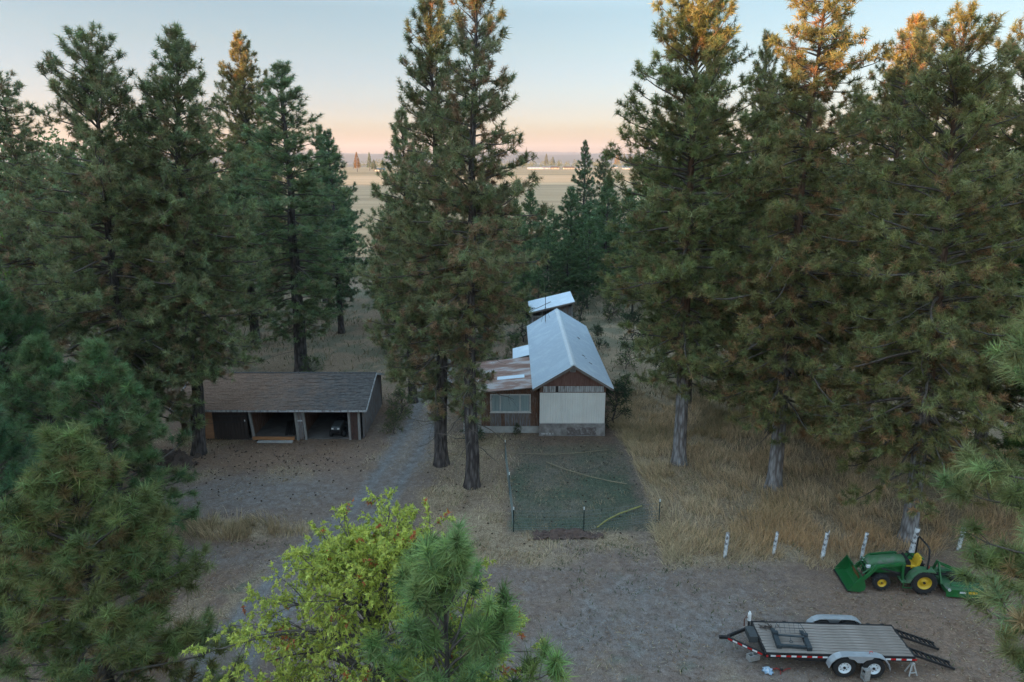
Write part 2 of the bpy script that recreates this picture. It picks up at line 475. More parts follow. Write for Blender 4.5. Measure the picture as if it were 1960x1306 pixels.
# ------------------------------------------------------------------ trees
def unit(v):
    return v / np.maximum(np.linalg.norm(v, axis=-1, keepdims=True), 1e-9)
def tubes(P, Rr, n):
    """P (N,K,3) poly-lines, Rr (N,K) radii -> verts, quads"""
    N_, K = P.shape[:2]
    T = unit(np.gradient(P, axis=1)); up = np.zeros_like(T); up[..., 2] = 1
    up[np.abs(T[..., 2]) > .9] = (1, 0, 0)
    A = unit(np.cross(T, up)); B = np.cross(T, A)
    th = np.arange(n) * 2 * np.pi / n
    V = P[:, :, None] + Rr[:, :, None, None] * (A[:, :, None] * np.cos(th)[None, None, :, None] + B[:, :, None] * np.sin(th)[None, None, :, None])
    base = (np.arange(N_)[:, None, None] * K * n + np.arange(K - 1)[None, :, None] * n)
    k = np.arange(n)[None, None]; k2 = (k + 1) % n
    F = np.stack([base + k, base + k2, base + n + k2, base + n + k], -1).reshape(-1, 4)
    return V.reshape(-1, 3), F
def needles(P, A, S, C, n, w, rng, spread=(18, 98)):
    N_ = len(P); up = np.zeros_like(A); up[:, 2] = 1; up[np.abs(A[:, 2]) > .9] = (1, 0, 0)
    U = unit(np.cross(A, up)); W = np.cross(A, U)
    th = np.radians(rng.uniform(*spread, (N_, n))); ph = rng.uniform(0, 2 * np.pi, (N_, n))
    D = A[:, None] * np.cos(th)[..., None] + np.sin(th)[..., None] * (U[:, None] * np.cos(ph)[..., None] + W[:, None] * np.sin(ph)[..., None])
    D[..., 2] -= .06
    O = P[:, None] + A[:, None] * (rng.uniform(-.75, .15, (N_, n)) * S[:, None])[..., None]
    ln = S[:, None] * rng.uniform(.75, 1.15, (N_, n))
    Sd = unit(np.cross(D, rng.normal(size=(N_, n, 3)))) * (w * S[:, None] / .2)[..., None]
    V = np.stack([O - Sd, O + Sd, O + D * ln[..., None]], 2).reshape(-1, 3)
    F = np.arange(len(V)).reshape(-1, 3)
    j = rng.uniform(.78, 1.22, (N_, n, 1, 1))
    tipf = np.array([.85, .85, 1.2])[None, None, :, None]
    Cc = (C[:, None, None, :] * j * tipf).reshape(-1, 3)
    return V, F, Cc
GREEN = np.array([.222, .250, .122]); BROWN = np.array([.42, .27, .16]); TAN = np.array([.30, .24, .12])
TRIS = [0]
def pine(seed, H, Rm, cb, knots, nl, tuft=.27, nn=20, w=.0102, base_r=.34, lean=(0, 0), sec=1.0, dead=.12, nd=14, e_lo=-20, e_hi=58, gap=None, twn=1.0, limbmin=.5, irr=(.78, 1.06), epi=0):
    rng = rs(seed)
    kt = np.array([k[0] for k in knots]); kr = np.array([k[1] for k in knots])
    prof = lambda h: np.interp(h / H, kt, kr)
    tt = np.linspace(0, 1, 16)
    wob = np.cumsum(rng.normal(0, .05, (16, 2)), 0) * (H / 20); wob -= wob[0] + (wob[-1] - wob[0]) * tt[:, None]
    ax = np.stack([lean[0] * tt + wob[:, 0] - wob[0, 0], lean[1] * tt + wob[:, 1] - wob[0, 1], tt * H], -1)
    axis = lambda h: np.stack([np.interp(h, ax[:, 2], ax[:, 0]), np.interp(h, ax[:, 2], ax[:, 1]), h], -1)
    hz = np.concatenate([[-.3, 0, .25, .7], np.linspace(1.5, H, 20)])
    tp = axis(np.maximum(hz, 0)); tp[:, 2] = hz
    tr = base_r * (np.clip(1 - hz / H, 0, 1) ** .85) + .012; tr[:4] += base_r * np.array([.45, .3, .14, .04])
    trunkV, trunkF = tubes(tp[None], tr[None], 14)
    # limbs
    u = (np.arange(nl) + rng.uniform(0, 1, nl)) / nl
    h = cb + (H * .985 - cb) * u ** .95
    if gap is not None:
        keep = rng.uniform(0, 1, nl) > gap(h / H); u, h = u[keep], h[keep]
    n = len(h)
    L = np.maximum(Rm * prof(h) * rng.uniform(*irr, n) * np.where(rng.uniform(0, 1, n) < .12, rng.uniform(.5, .9, n), 1), limbmin * rng.uniform(.6, 1, n))
    if epi:      # short leafy shoots close to the trunk
        he = cb + (H * .93 - cb) * rng.uniform(0.05, 1, epi); h = np.concatenate([h, he]); u = np.concatenate([u, (he - cb) / (H - cb)])
        L = np.concatenate([L, rng.uniform(.25, .55, epi) * Rm * prof(he) + .25]); n = len(h)
    az = np.arange(n) * 2.399 + rng.normal(0, .35, n)
    e0 = np.radians(e_lo + (e_hi - e_lo) * u ** 1.35 + rng.normal(0, 10, n))
    K = 7; s = np.linspace(0, 1, K)
    el = e0[:, None] + np.radians(-14 * np.sin(s * np.pi)[None] + 40 * s[None] ** 2.2 * (1 - u[:, None] * .6))
    azs = az[:, None] + np.cumsum(rng.normal(0, .09, (n, K)), 1)
    D = np.stack([np.cos(el) * np.cos(azs), np.cos(el) * np.sin(azs), np.sin(el)], -1)
    P = np.zeros((n, K, 3)); P[:, 0] = axis(h)
    for k in range(1, K):
        P[:, k] = P[:, k - 1] + D[:, k - 1] * (L / (K - 1))[:, None]
    r0 = np.minimum(.012 + .013 * L, np.interp(h, hz, tr) * .6)
    LV = [tubes(P, r0[:, None] * (1 - .85 * s[None]) + .003, 4)]
    # dead, bare lower limbs
    if nd:
        hd = rng.uniform(cb * .55, cb + (H - cb) * .45, nd); Ld = rng.uniform(.4, .85, nd) * Rm * .8
        ad = rng.uniform(0, 6.28, nd); ed = np.radians(rng.uniform(-35, 5, nd))
        azd = ad[:, None] + np.cumsum(rng.normal(0, .18, (nd, K)), 1); eld = ed[:, None] + np.cumsum(rng.normal(0, .14, (nd, K)), 1)
        Dd = np.stack([np.cos(eld) * np.cos(azd), np.cos(eld) * np.sin(azd), np.sin(eld)], -1)
        Pd = np.zeros((nd, K, 3)); Pd[:, 0] = axis(hd)
        for k in range(1, K): Pd[:, k] = Pd[:, k - 1] + Dd[:, k - 1] * (Ld / (K - 1))[:, None]
        LV.append(tubes(Pd, (.006 + .008 * Ld)[:, None] * (1 - .8 * s[None]) + .003, 4))
        m = 5; q = rng.randint(1, K - 1, (nd, m)); b0 = Pd[np.arange(nd)[:, None], q].reshape(-1, 3); d0 = Dd[np.arange(nd)[:, None], q].reshape(-1, 3)
        d1 = unit(d0 + rng.normal(0, .7, d0.shape)); l1 = rng.uniform(.3, .9, len(d0))[:, None]
        d2 = unit(d1 + rng.normal(0, .35, d0.shape))
        LV.append(tubes(np.stack([b0, b0 + d1 * l1 * .5, b0 + d1 * l1 * .5 + d2 * l1 * .5], 1), np.tile([.008, .006, .003], (len(b0), 1)), 3))
    # secondary shoots with tufts
    TP = []; TA = []; TS = []; TI = []; SV = []; TV = []
    for i in range(n):
        m = max(3, int(L[i] * 6.0 * sec)); ss = rng.uniform(.12, 1, m) ** .8
        bp = np.stack([np.interp(ss, s, P[i, :, k]) for k in range(3)], -1)
        bd = np.stack([np.interp(ss, s, D[i, :, k]) for k in range(3)], -1)
        sg = np.where(np.arange(m) % 2, 1, -1) * np.radians(rng.uniform(20, 75, m))
        c, sn = np.cos(sg), np.sin(sg)
        d = np.stack([bd[:, 0] * c - bd[:, 1] * sn, bd[:, 0] * sn + bd[:, 1] * c, bd[:, 2] + rng.uniform(-.75, .95, m)], -1); d = unit(d)
        l = (.26 * L[i] * (1.12 - ss) + .24) * rng.uniform(.65, 1.25, m)
        tip = bp + d * l[:, None]; tip[:, 2] += .12 * l
        mid = bp + d * (l * .55)[:, None]
        SV.append(np.stack([bp, mid, tip], 1))
        d2 = unit(tip - mid)
        TP.append(tip); TA.append(d2); TS.append(np.full(m, tuft)); TI.append(ss); shv = rng.uniform(0, 1, (m, 2)); TV.append(shv)
        # side tufts along the shoot
        nt_ = np.maximum(1, (l / .16 * twn).astype(int)); ii = np.repeat(np.arange(m), nt_); fr = rng.uniform(.25, .95, len(ii))
        pt = bp[ii] + (tip - bp)[ii] * fr[:, None]
        a = unit(d2[ii] * .6 + rng.normal(0, .55, (len(ii), 3)) + np.array([0, 0, .25]))
        TP.append(pt + a * .07); TA.append(a); TS.append(np.full(len(ii), tuft * .95)); TI.append(ss[ii] * (.5 + .5 * fr)); TV.append(shv[ii])
        e_ = P[i, -1:]; TP.append(e_); TA.append(unit(D[i, -1:])); TS.append(np.array([tuft * 1.1])); TI.append(np.array([1.0])); TV.append(rng.uniform(0, 1, (1, 2)))
    SV = np.concatenate(SV)
    LV.append(tubes(SV[:, [0, 2]], np.tile([.011, .005], (len(SV), 1)), 3))
    # leader
    hl = np.linspace(H * .93, H, 7); TP.append(axis(hl)); TA.append(unit(np.tile([0, 0, 1.0], (7, 1)) + rng.normal(0, .3, (7, 3)))); TS.append(np.full(7, tuft * 1.1)); TI.append(np.ones(7)); TV.append(rng.uniform(0, 1, (7, 2)))
    TP = np.concatenate(TP); TA = np.concatenate(TA); TS = np.concatenate(TS) * rng.uniform(.8, 1.2, len(TP)); TI = np.concatenate(TI); TV = np.concatenate(TV)
    hh = TP[:, 2] / H
    pd = dead * (.35 + 1.5 * (1 - TI)) * (1.15 - .5 * hh)
    isd = (TV[:, 0] * .8 + rng.uniform(0, .2, len(TP))) < pd * .95
    C = GREEN[None] * ((.6 + .75 * TV[:, 1:]) * rng.uniform(.75, 1.25, (len(TP), 1))) * np.stack([rng.uniform(.85, 1.2, len(TP)), np.ones(len(TP)), rng.uniform(.8, 1.15, len(TP))], -1)
    yel = (TV[:, 0] < dead * 1.6) & (rng.uniform(0, 1, len(TP)) < .8)
    C[yel] = C[yel] * .55 + TAN * .45
    C[isd] = BROWN * rng.uniform(.55, 1.2, (isd.sum(), 1))
    nV, nF, nC = needles(TP, TA, TS, C, nn, w, rng)
    V0 = []; F0 = []; o = 0
    for v, f in LV:
        V0.append(v); F0.append(f + o); o += len(v)
    bm_ = np_mesh('branches', np.concatenate(V0), np.concatenate(F0), k=4)
    TRIS[0] += len(nF) + 2 * sum(len(f) for f in F0)
    return dict(trunk=np_mesh('trunk', trunkV, trunkF, smooth=True, k=4), branches=bm_, crown=np_mesh('crown', nV, nF, nC), tufts=len(TP), H=H)

def put_tree(geo, loc, label, cat='pine tree', name='pine_tree', bark='bark_dark', tint=(1, 1, 1), scale=1.0, rz=0.0, group=None, sxy=None, leaf='needles', top=None):
    t = thing(name, label, cat, loc, rz, group)
    t.rotation_mode = 'ZYX'
    if top is not None:
        t.rotation_euler = (-math.atan2(top[1], geo['H'] * scale), math.atan2(top[0], geo['H'] * scale), rz)
    t.scale = (scale * (sxy or 1), scale * (sxy or 1), scale)
    o = link('trunk', geo['trunk'], M[bark], t)
    b = link('branches', geo['branches'], M['twig'], t)
    c = link('crown', geo['crown'], M[leaf], t)
    c.color = (*tint, 1)
    return t

CONE = [(.12, .35), (.22, .7), (.33, .96), (.44, 1.0), (.6, .84), (.75, .62), (.87, .38), (1, .05)]
COLM = [(.15, .55), (.32, .9), (.55, 1.0), (.72, .92), (.86, .66), (.95, .4), (1, .12)]
NARR = [(.12, .2), (.24, .42), (.33, .8), (.42, 1.0), (.52, .95), (.62, .76), (.75, .56), (.9, .38), (1, .1)]
BROAD = [(.12, .6), (.3, 1.0), (.5, .96), (.66, .8), (.8, .62), (.92, .42), (1, .16)]
gA = pine(11, 21.4, 5.0, 3.4, BROAD, 172, dead=.2, sec=.66, epi=70, e_lo=-14, gap=lambda t: np.where((t > .64) & (t < .8), .3, .0))
gB = pine(12, 22.0, 4.7, 5.0, CONE, 195, dead=.18, sec=.66, epi=80, e_lo=-12)
gC = pine(13, 22.6, 3.9, 3.4, [(.12, .5), (.25, .75), (.36, .95), (.45, 1.0), (.56, .86), (.68, .62), (.8, .46), (.92, .34), (1, .08)], 200, dead=.28, nd=30, sec=.66, epi=70, e_lo=-14)
gD = pine(14, 23.4, 4.0, 3.6, [(.12, .16), (.28, .22), (.36, .55), (.44, .95), (.54, .92), (.64, .74), (.76, .54), (.9, .38), (1, .1)], 190, dead=.3, nd=36, sec=.66, epi=50, e_lo=-14, gap=lambda t: np.where(t > .66, .35, 0.05))
gE = pine(15, 23.6, 4.6, 4.6, [(.17, .5), (.28, .9), (.45, 1.0), (.62, .95), (.76, .8), (.88, .55), (.96, .34), (1, .12)], 180, dead=.18, nd=10, sec=.66, epi=80, e_lo=-12)
gF = pine(16, 22.8, 4.9, 3.6, [(.14, .6), (.3, 1.0), (.48, .95), (.58, .72), (.7, .66), (.84, .56), (.94, .36), (1, .12)], 175, dead=.27, sec=.66, epi=100, e_lo=-20, e_hi=34, irr=(.6, 1.08), gap=lambda t: np.where(t > .58, .15, 0.0))
gI = pine(18, 21.5, 3.8, 3.0, CONE, 170, dead=.16, nd=8, sec=.66, epi=40, e_lo=-12)
gJ = pine(19, 11.0, 2.4, .9, CONE, 110, tuft=.26, base_r=.13, dead=.06, nd=4, sec=.8, epi=20)
gS = pine(20, 9.0, 1.9, 1.6, CONE, 70, tuft=.26, base_r=.08, dead=.05, nd=4, sec=.8, epi=12)

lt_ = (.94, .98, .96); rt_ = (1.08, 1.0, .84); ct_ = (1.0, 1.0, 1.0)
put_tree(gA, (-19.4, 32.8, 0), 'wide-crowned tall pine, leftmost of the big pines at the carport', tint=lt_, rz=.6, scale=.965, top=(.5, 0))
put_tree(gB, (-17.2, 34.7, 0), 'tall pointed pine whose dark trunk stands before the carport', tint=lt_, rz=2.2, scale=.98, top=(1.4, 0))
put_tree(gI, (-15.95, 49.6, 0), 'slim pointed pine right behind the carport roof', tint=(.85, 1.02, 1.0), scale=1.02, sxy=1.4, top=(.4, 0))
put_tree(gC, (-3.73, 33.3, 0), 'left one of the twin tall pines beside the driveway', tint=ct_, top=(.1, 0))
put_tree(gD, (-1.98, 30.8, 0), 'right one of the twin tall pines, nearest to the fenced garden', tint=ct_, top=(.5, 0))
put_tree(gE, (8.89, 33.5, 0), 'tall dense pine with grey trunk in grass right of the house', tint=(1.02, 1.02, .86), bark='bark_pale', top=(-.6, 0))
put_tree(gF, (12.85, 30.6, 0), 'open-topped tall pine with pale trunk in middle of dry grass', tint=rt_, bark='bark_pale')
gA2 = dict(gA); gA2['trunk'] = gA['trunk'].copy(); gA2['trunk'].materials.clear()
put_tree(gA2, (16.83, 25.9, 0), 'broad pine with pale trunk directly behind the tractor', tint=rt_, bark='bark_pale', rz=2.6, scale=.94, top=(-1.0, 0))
# pines farther back
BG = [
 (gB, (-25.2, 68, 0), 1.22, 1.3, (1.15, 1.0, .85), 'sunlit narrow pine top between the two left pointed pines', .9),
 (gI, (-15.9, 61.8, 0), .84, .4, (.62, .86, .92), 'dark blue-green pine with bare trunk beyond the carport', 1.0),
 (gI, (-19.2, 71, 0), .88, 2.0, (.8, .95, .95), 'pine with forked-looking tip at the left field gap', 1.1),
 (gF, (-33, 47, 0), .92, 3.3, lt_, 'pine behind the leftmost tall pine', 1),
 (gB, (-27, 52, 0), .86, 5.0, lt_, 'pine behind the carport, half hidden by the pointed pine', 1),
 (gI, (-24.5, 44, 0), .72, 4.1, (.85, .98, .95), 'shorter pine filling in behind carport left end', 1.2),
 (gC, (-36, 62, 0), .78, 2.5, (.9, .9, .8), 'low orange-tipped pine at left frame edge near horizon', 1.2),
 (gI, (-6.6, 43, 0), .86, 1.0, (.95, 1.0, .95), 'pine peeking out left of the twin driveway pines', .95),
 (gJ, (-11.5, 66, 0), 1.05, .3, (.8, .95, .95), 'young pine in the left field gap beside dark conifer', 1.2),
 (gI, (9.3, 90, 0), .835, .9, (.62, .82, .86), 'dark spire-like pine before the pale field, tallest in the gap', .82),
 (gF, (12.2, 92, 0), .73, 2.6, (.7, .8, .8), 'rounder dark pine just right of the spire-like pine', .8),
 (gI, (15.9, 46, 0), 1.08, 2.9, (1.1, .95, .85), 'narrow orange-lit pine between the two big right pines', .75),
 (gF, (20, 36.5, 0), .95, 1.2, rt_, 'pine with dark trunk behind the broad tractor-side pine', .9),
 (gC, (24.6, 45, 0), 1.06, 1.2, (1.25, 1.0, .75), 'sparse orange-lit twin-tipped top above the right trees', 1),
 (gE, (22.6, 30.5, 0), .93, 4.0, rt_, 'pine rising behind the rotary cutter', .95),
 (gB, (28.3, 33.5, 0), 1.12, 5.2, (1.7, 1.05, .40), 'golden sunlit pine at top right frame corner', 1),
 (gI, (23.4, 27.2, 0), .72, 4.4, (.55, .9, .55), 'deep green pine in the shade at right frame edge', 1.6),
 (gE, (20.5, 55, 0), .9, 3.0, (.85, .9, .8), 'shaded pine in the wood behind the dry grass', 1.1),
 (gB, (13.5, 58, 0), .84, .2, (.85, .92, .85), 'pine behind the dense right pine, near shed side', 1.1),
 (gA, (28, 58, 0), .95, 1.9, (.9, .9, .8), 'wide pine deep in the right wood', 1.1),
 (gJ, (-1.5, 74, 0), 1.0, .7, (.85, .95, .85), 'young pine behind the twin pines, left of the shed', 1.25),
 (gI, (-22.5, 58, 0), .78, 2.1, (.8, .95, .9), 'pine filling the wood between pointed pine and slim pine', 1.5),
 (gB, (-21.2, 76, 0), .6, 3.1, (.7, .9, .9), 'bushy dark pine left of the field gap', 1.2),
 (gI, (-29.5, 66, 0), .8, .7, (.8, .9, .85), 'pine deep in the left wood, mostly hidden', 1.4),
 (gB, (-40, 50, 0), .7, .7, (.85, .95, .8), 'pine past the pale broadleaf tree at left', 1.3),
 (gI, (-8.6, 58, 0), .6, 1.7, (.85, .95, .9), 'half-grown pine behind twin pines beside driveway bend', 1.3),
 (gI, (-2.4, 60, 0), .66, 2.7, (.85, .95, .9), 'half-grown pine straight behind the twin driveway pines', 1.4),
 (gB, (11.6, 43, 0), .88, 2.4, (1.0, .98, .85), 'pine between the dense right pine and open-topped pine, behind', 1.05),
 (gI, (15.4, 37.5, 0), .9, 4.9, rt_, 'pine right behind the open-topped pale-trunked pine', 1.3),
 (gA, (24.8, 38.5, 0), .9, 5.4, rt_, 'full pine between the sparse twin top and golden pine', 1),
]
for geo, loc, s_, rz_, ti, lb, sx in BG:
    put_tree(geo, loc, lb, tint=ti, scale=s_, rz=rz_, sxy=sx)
YOUNG = [(5.1, 90, 1.02, 1, 'small pointed young pine with its tip against pale field'), (2.2, 84, 1.08, 0, 'bushy young pine left of the pointed young pine'),
         (6.9, 82, 1.12, 0, 'young pine just left of the dark spire pine'), (3.9, 74, .95, 1, 'slender young pine right behind the shed, left side'),
         (8.2, 73, 1.05, 1, 'slender young pine behind the shed, right side'), (10.8, 78, 1.2, 0, 'young pine standing below the spire-like pine'),
         (.4, 93, .95, 0, 'farthest young pine left in the field gap'), (12.6, 70, 1.15, 1, 'thin-stemmed young pine at edge of the right wood'),
         (6.2, 97, .85, 1, 'smallest young pine at the field edge'), (1.2, 69, 1.0, 1, 'thin pine with bare lower stem left of shed'),
         (-3.6, 80, .85, 0, 'young pine directly behind the twin pines, far back'), (-6.6, 76, .8, 0, 'young pine seen left of the twin pines over the driveway'),
         (.6, 78, .8, 0, 'young pine just right of the twin pines lower crown'), (5.9, 72, .72, 0, 'short bushy pine behind the shed roof'),
         (9.4, 84, .95, 0, 'bushy pine at the foot of the spire-like pine'), (11.6, 86, .9, 0, 'bushy pine right of the spire-like pine foot'),
         (4.2, 99, .8, 0, 'young pine near the pasture edge in the middle gap'), (7.8, 93, .9, 1, 'thin young pine near the pasture edge, right of middle'),
         (13.8, 82, 1.1, 0, 'young pine half covered by the dense right pine'), (-10.4, 74, .7, 0, 'short pine in the left gap below the pasture'),
         (-12.6, 67, .6, 0, 'small pine by the bare-trunked dark conifer'), (-8.2, 68, .62, 0, 'small pine past the bend of the driveway'),
         (2.6, 66.5, .6, 1, 'sapling pine left behind the shed'), (-4.8, 66, .6, 1, 'sapling pine behind the left twin pine'),
         (-13.2, 78, 1.0, 0, 'young pine at the left field gap, in front of pasture'), (-9.0, 84, .9, 1, 'lone small young pine poking into the left pasture view')]
for k, (x, y, s_, v, lb) in enumerate(YOUNG):
    put_tree(gJ if v == 0 else gS, (x, y, 0), lb, tint=(.6, .82, .78), scale=s_, rz=k * 1.3, sxy=1.1, name='young_pine_tree')
# foreground pines (near the camera, so finer needles)
NEAR = dict(nn=52, w=.0052, tuft=.29)
gN1 = pine(31, 8.55, 2.75, 1.0, [(.1, .95), (.45, 1), (.65, .85), (.8, .66), (.92, .42), (1, .12)], 62, base_r=.12, dead=.02, nd=0, sec=.5, e_lo=12, e_hi=82, limbmin=.6, twn=.5, nn=64, w=.0062, tuft=.34)
gN2 = pine(32, 9.0, 3.0, .8, [(.1, 1), (.4, .95), (.6, .74), (.8, .46), (.93, .2), (1, .06)], 120, base_r=.16, dead=.33, nd=6, sec=.6, e_lo=0, e_hi=66, nn=46, w=.006, tuft=.31, twn=.8)
gN3 = pine(33, 14.6, 3.6, 5.0, [(.3, .3), (.42, .55), (.5, .85), (.6, .95), (.72, .95), (.83, .82), (.93, .4), (1, .1)], 84, base_r=.2, dead=.2, nd=4, sec=.55, e_lo=-8, e_hi=35, twn=.7, nn=56, w=.0058, tuft=.33)
put_tree(gN1, (-1.22, 11.0, -.25), 'bright green young pine in foreground overlapping the yellow-green tree', tint=(.98, 1.28, .98), name='young_pine_tree', rz=.4)
put_tree(gN2, (-10.6, 15.0, 0), 'big bushy pine with yellowed needles in lower left corner', tint=(.76, .86, .66), rz=1.0, sxy=1.08)
put_tree(gN3, (11.25, 10.7, 0), 'close pine with pale tufted boughs at right frame edge', tint=(1.1, 1.2, 1.0), rz=.3)
put_tree(gN2, (-15.3, 24.2, 0), 'mid-sized young pine behind the lower left pine', tint=(.62, .88, .76), name='young_pine_tree', rz=3.1, scale=.97, sxy=1.05)
put_tree(gN2, (-18.4, 25.5, 0), 'young pine left of the mid-sized one, its tip lower', tint=(.58, .82, .72), name='young_pine_tree', rz=4.4, scale=.95, sxy=.95)
put_tree(gN2, (-17.4, 20.0, 0), 'dark young pine cut by the left frame edge', tint=(.45, .78, .74), name='young_pine_tree', rz=5.6, scale=1.0, sxy=1.0)
put_tree(gN2, (-21.8, 28.0, 0), 'dark young pine farthest left, below the leafless tree', tint=(.45, .7, .62), name='young_pine_tree', rz=2.2, scale=1.15, sxy=1.05)

# broadleaf trees
def leaf_cards(P, A, S, C, rng, lobes=True):
    """small pointed, slightly folded leaves: 4 triangles each"""
    n = len(P); Nn = unit(rng.normal(size=(n, 3)) + np.array([0, 0, .8])); X = unit(A); Y = unit(np.cross(Nn, X)); Z = np.cross(X, Y)
    def q(a, b, c): return P + X * (a * S)[:, None] + Y * (b * S)[:, None] + Z * (c * S)[:, None]
    V = np.stack([q(0, 0, 0), q(.35, .3, .1), q(.45, .1, 0), q(1, 0, -.15), q(.45, -.1, 0), q(.35, -.3, .1)], 1)
    b = np.arange(n)[:, None] * 6
    F = np.concatenate([b + [0, 1, 2], b + [0, 2, 4], b + [2, 3, 4], b + [0, 4, 5]]).astype(np.int64)
    Cc = np.repeat(C, 6, 0)
    return V.reshape(-1, 3), F, Cc
def broadleaf(seed, H, Rm, z0, nlimb, leaf, per, cols, base_r=.12, up=.5, knots=None, droop=.25, frac=1.0):
    rng = rs(seed); knots = knots or [(0, .6), (.35, 1), (.7, .8), (1, .25)]
    kt = [k[0] for k in knots]; kr = [k[1] for k in knots]
    hz = np.linspace(-.3, H * .93, 14); tp = np.stack([np.cumsum(rng.normal(0, .05, 14)), np.cumsum(rng.normal(0, .05, 14)), hz], -1); tp[:3, :2] = tp[0, :2] = 0
    tr = base_r * np.clip(1 - hz / H, 0, 1) ** .9 + .008
    TV, TF = tubes(tp[None], tr[None], 10)
    LV = []; LP = []; LA = []
    u = np.sort(rng.uniform(0, 1, nlimb)); h = z0 + (H * .92 - z0) * u
    K = 6; s = np.linspace(0, 1, K)
    L = Rm * np.interp(u, kt, kr) * rng.uniform(.7, 1.1, nlimb); az = np.arange(nlimb) * 2.399 + rng.normal(0, .4, nlimb)
    e0 = np.radians(10 + 55 * u * up * 2 + rng.normal(0, 9, nlimb))
    def grow(b, d, l, K):
        P = np.zeros((len(b), K, 3)); P[:, 0] = b; D = np.zeros_like(P); D[:, 0] = d
        for k in range(1, K):
            P[:, k] = P[:, k - 1] + D[:, k - 1] * (l / (K - 1))[:, None]
            D[:, k] = unit(D[:, k - 1] + rng.normal(0, .16, d.shape) + np.array([0, 0, -droop * .2]))
        return P, D
    b0 = np.stack([np.interp(h, hz, tp[:, k]) for k in range(3)], -1)
    d0 = np.stack([np.cos(e0) * np.cos(az), np.cos(e0) * np.sin(az), np.sin(e0)], -1)
    P1, D1 = grow(b0, d0, L, K); LV.append(tubes(P1, (.012 + .012 * L)[:, None] * (1 - .8 * s[None]) + .003, 5))
    def children(P, D, L, m, lo, k, ang):
        n, K_ = P.shape[:2]; q = rng.uniform(lo, 1, (n, m)); ii = np.repeat(np.arange(n), m); f = q.ravel() * (K_ - 1); j = np.minimum(f.astype(int), K_ - 2); fr = (f - j)[:, None]
        b = P[ii, j] * (1 - fr) + P[ii, j + 1] * fr; d = unit(D[ii, j] + rng.normal(0, ang, (n * m, 3)) + np.array([0, 0, .12]))
        return b, d, (k * L[ii] * (1.15 - q.ravel()) + .22) * rng.uniform(.7, 1.3, n * m)
    b, d, l = children(P1, D1, L, 7, .2, .5, .6)
    P2, D2 = grow(b, d, l, 5); LV.append(tubes(P2, (.006 + .006 * l)[:, None] * (1 - .8 * np.linspace(0, 1, 5)[None]) + .002, 4))
    b, d, l = children(P2, D2, l, 5, .25, .5, .7)
    P3, D3 = grow(b, d, l, 4); LV.append(tubes(P3[:, [0, 2, 3]], np.tile([.005, .003, .002], (len(P3), 1)), 3))
    m = per; n3 = len(P3); q = rng.uniform(.15, 1.0, (n3, m)); ii = np.repeat(np.arange(n3), m); f = q.ravel() * 3; j = np.minimum(f.astype(int), 2); fr = (f - j)[:, None]
    LP = P3[ii, j] * (1 - fr) + P3[ii, j + 1] * fr; LA = unit(D3[ii, j] * .6 + rng.normal(0, .7, (len(ii), 3)) + np.array([0, 0, -droop]))
    kp = rng.uniform(0, 1, len(LP)) < frac; LP, LA, ii = LP[kp], LA[kp], ii[kp]
    c = np.array(cols[0])[None] * rng.uniform(.65, 1.3, (len(LP), 1)); tw = rng.uniform(0, 1, n3)[ii]
    mixq = rng.uniform(0, 1, len(LP)); c[mixq < .3] = np.array(cols[1]) * rng.uniform(.7, 1.2, ((mixq < .3).sum(), 1))
    red = (tw < cols[3]) & (mixq > .25); c[red] = np.array(cols[2]) * rng.uniform(.6, 1.2, (red.sum(), 1))
    V, F, Cc = leaf_cards(LP, LA, leaf * rng.uniform(.7, 1.25, len(LP)), c, rng)
    V0 = []; F0 = []; o = 0
    for v, f in LV: V0.append(v); F0.append(f + o); o += len(v)
    TRIS[0] += len(F) + 2 * o
    return dict(trunk=np_mesh('trunk', TV, TF, smooth=True, k=4), branches=np_mesh('branches', np.concatenate(V0), np.concatenate(F0), k=4), crown=np_mesh('crown', V, F, Cc), H=H)
gM = broadleaf(41, 8.4, 4.7, 2.6, 84, .14, 15, [(.54, .57, .12), (.38, .45, .10), (.55, .17, .07), .035], knots=[(0, 1), (.4, .95), (.65, .7), (.85, .45), (1, .3)], droop=.45, frac=1.0)
put_tree(gM, (-2.95, 13.2, 0), 'yellow-green broadleaf tree with reddening leaves in foreground', 'tree', 'broadleaf_tree', leaf='leaves', rz=.5, scale=.88, sxy=.95)
gL = broadleaf(42, 17.5, 3.2, 3.0, 40, .16, 8, [(.16, .24, .05), (.11, .18, .05), (.3, .25, .06), .03], base_r=.2, frac=.7)
put_tree(gL, (-30.2, 36.0, 0), 'pale green broadleaf tree at left frame edge', 'tree', 'broadleaf_tree', leaf='leaves', rz=2)
gX = broadleaf(43, 12, 3.4, 2.5, 30, .05, 1, [(.12, .09, .06), (.1, .08, .06), (.1, .08, .06), 0], base_r=.22, frac=.02, up=.2)
put_tree(gX, (-24.4, 29.5, 0), 'leafless dead tree with grey bare branches at left edge', 'tree', 'dead_tree', leaf='leaves')
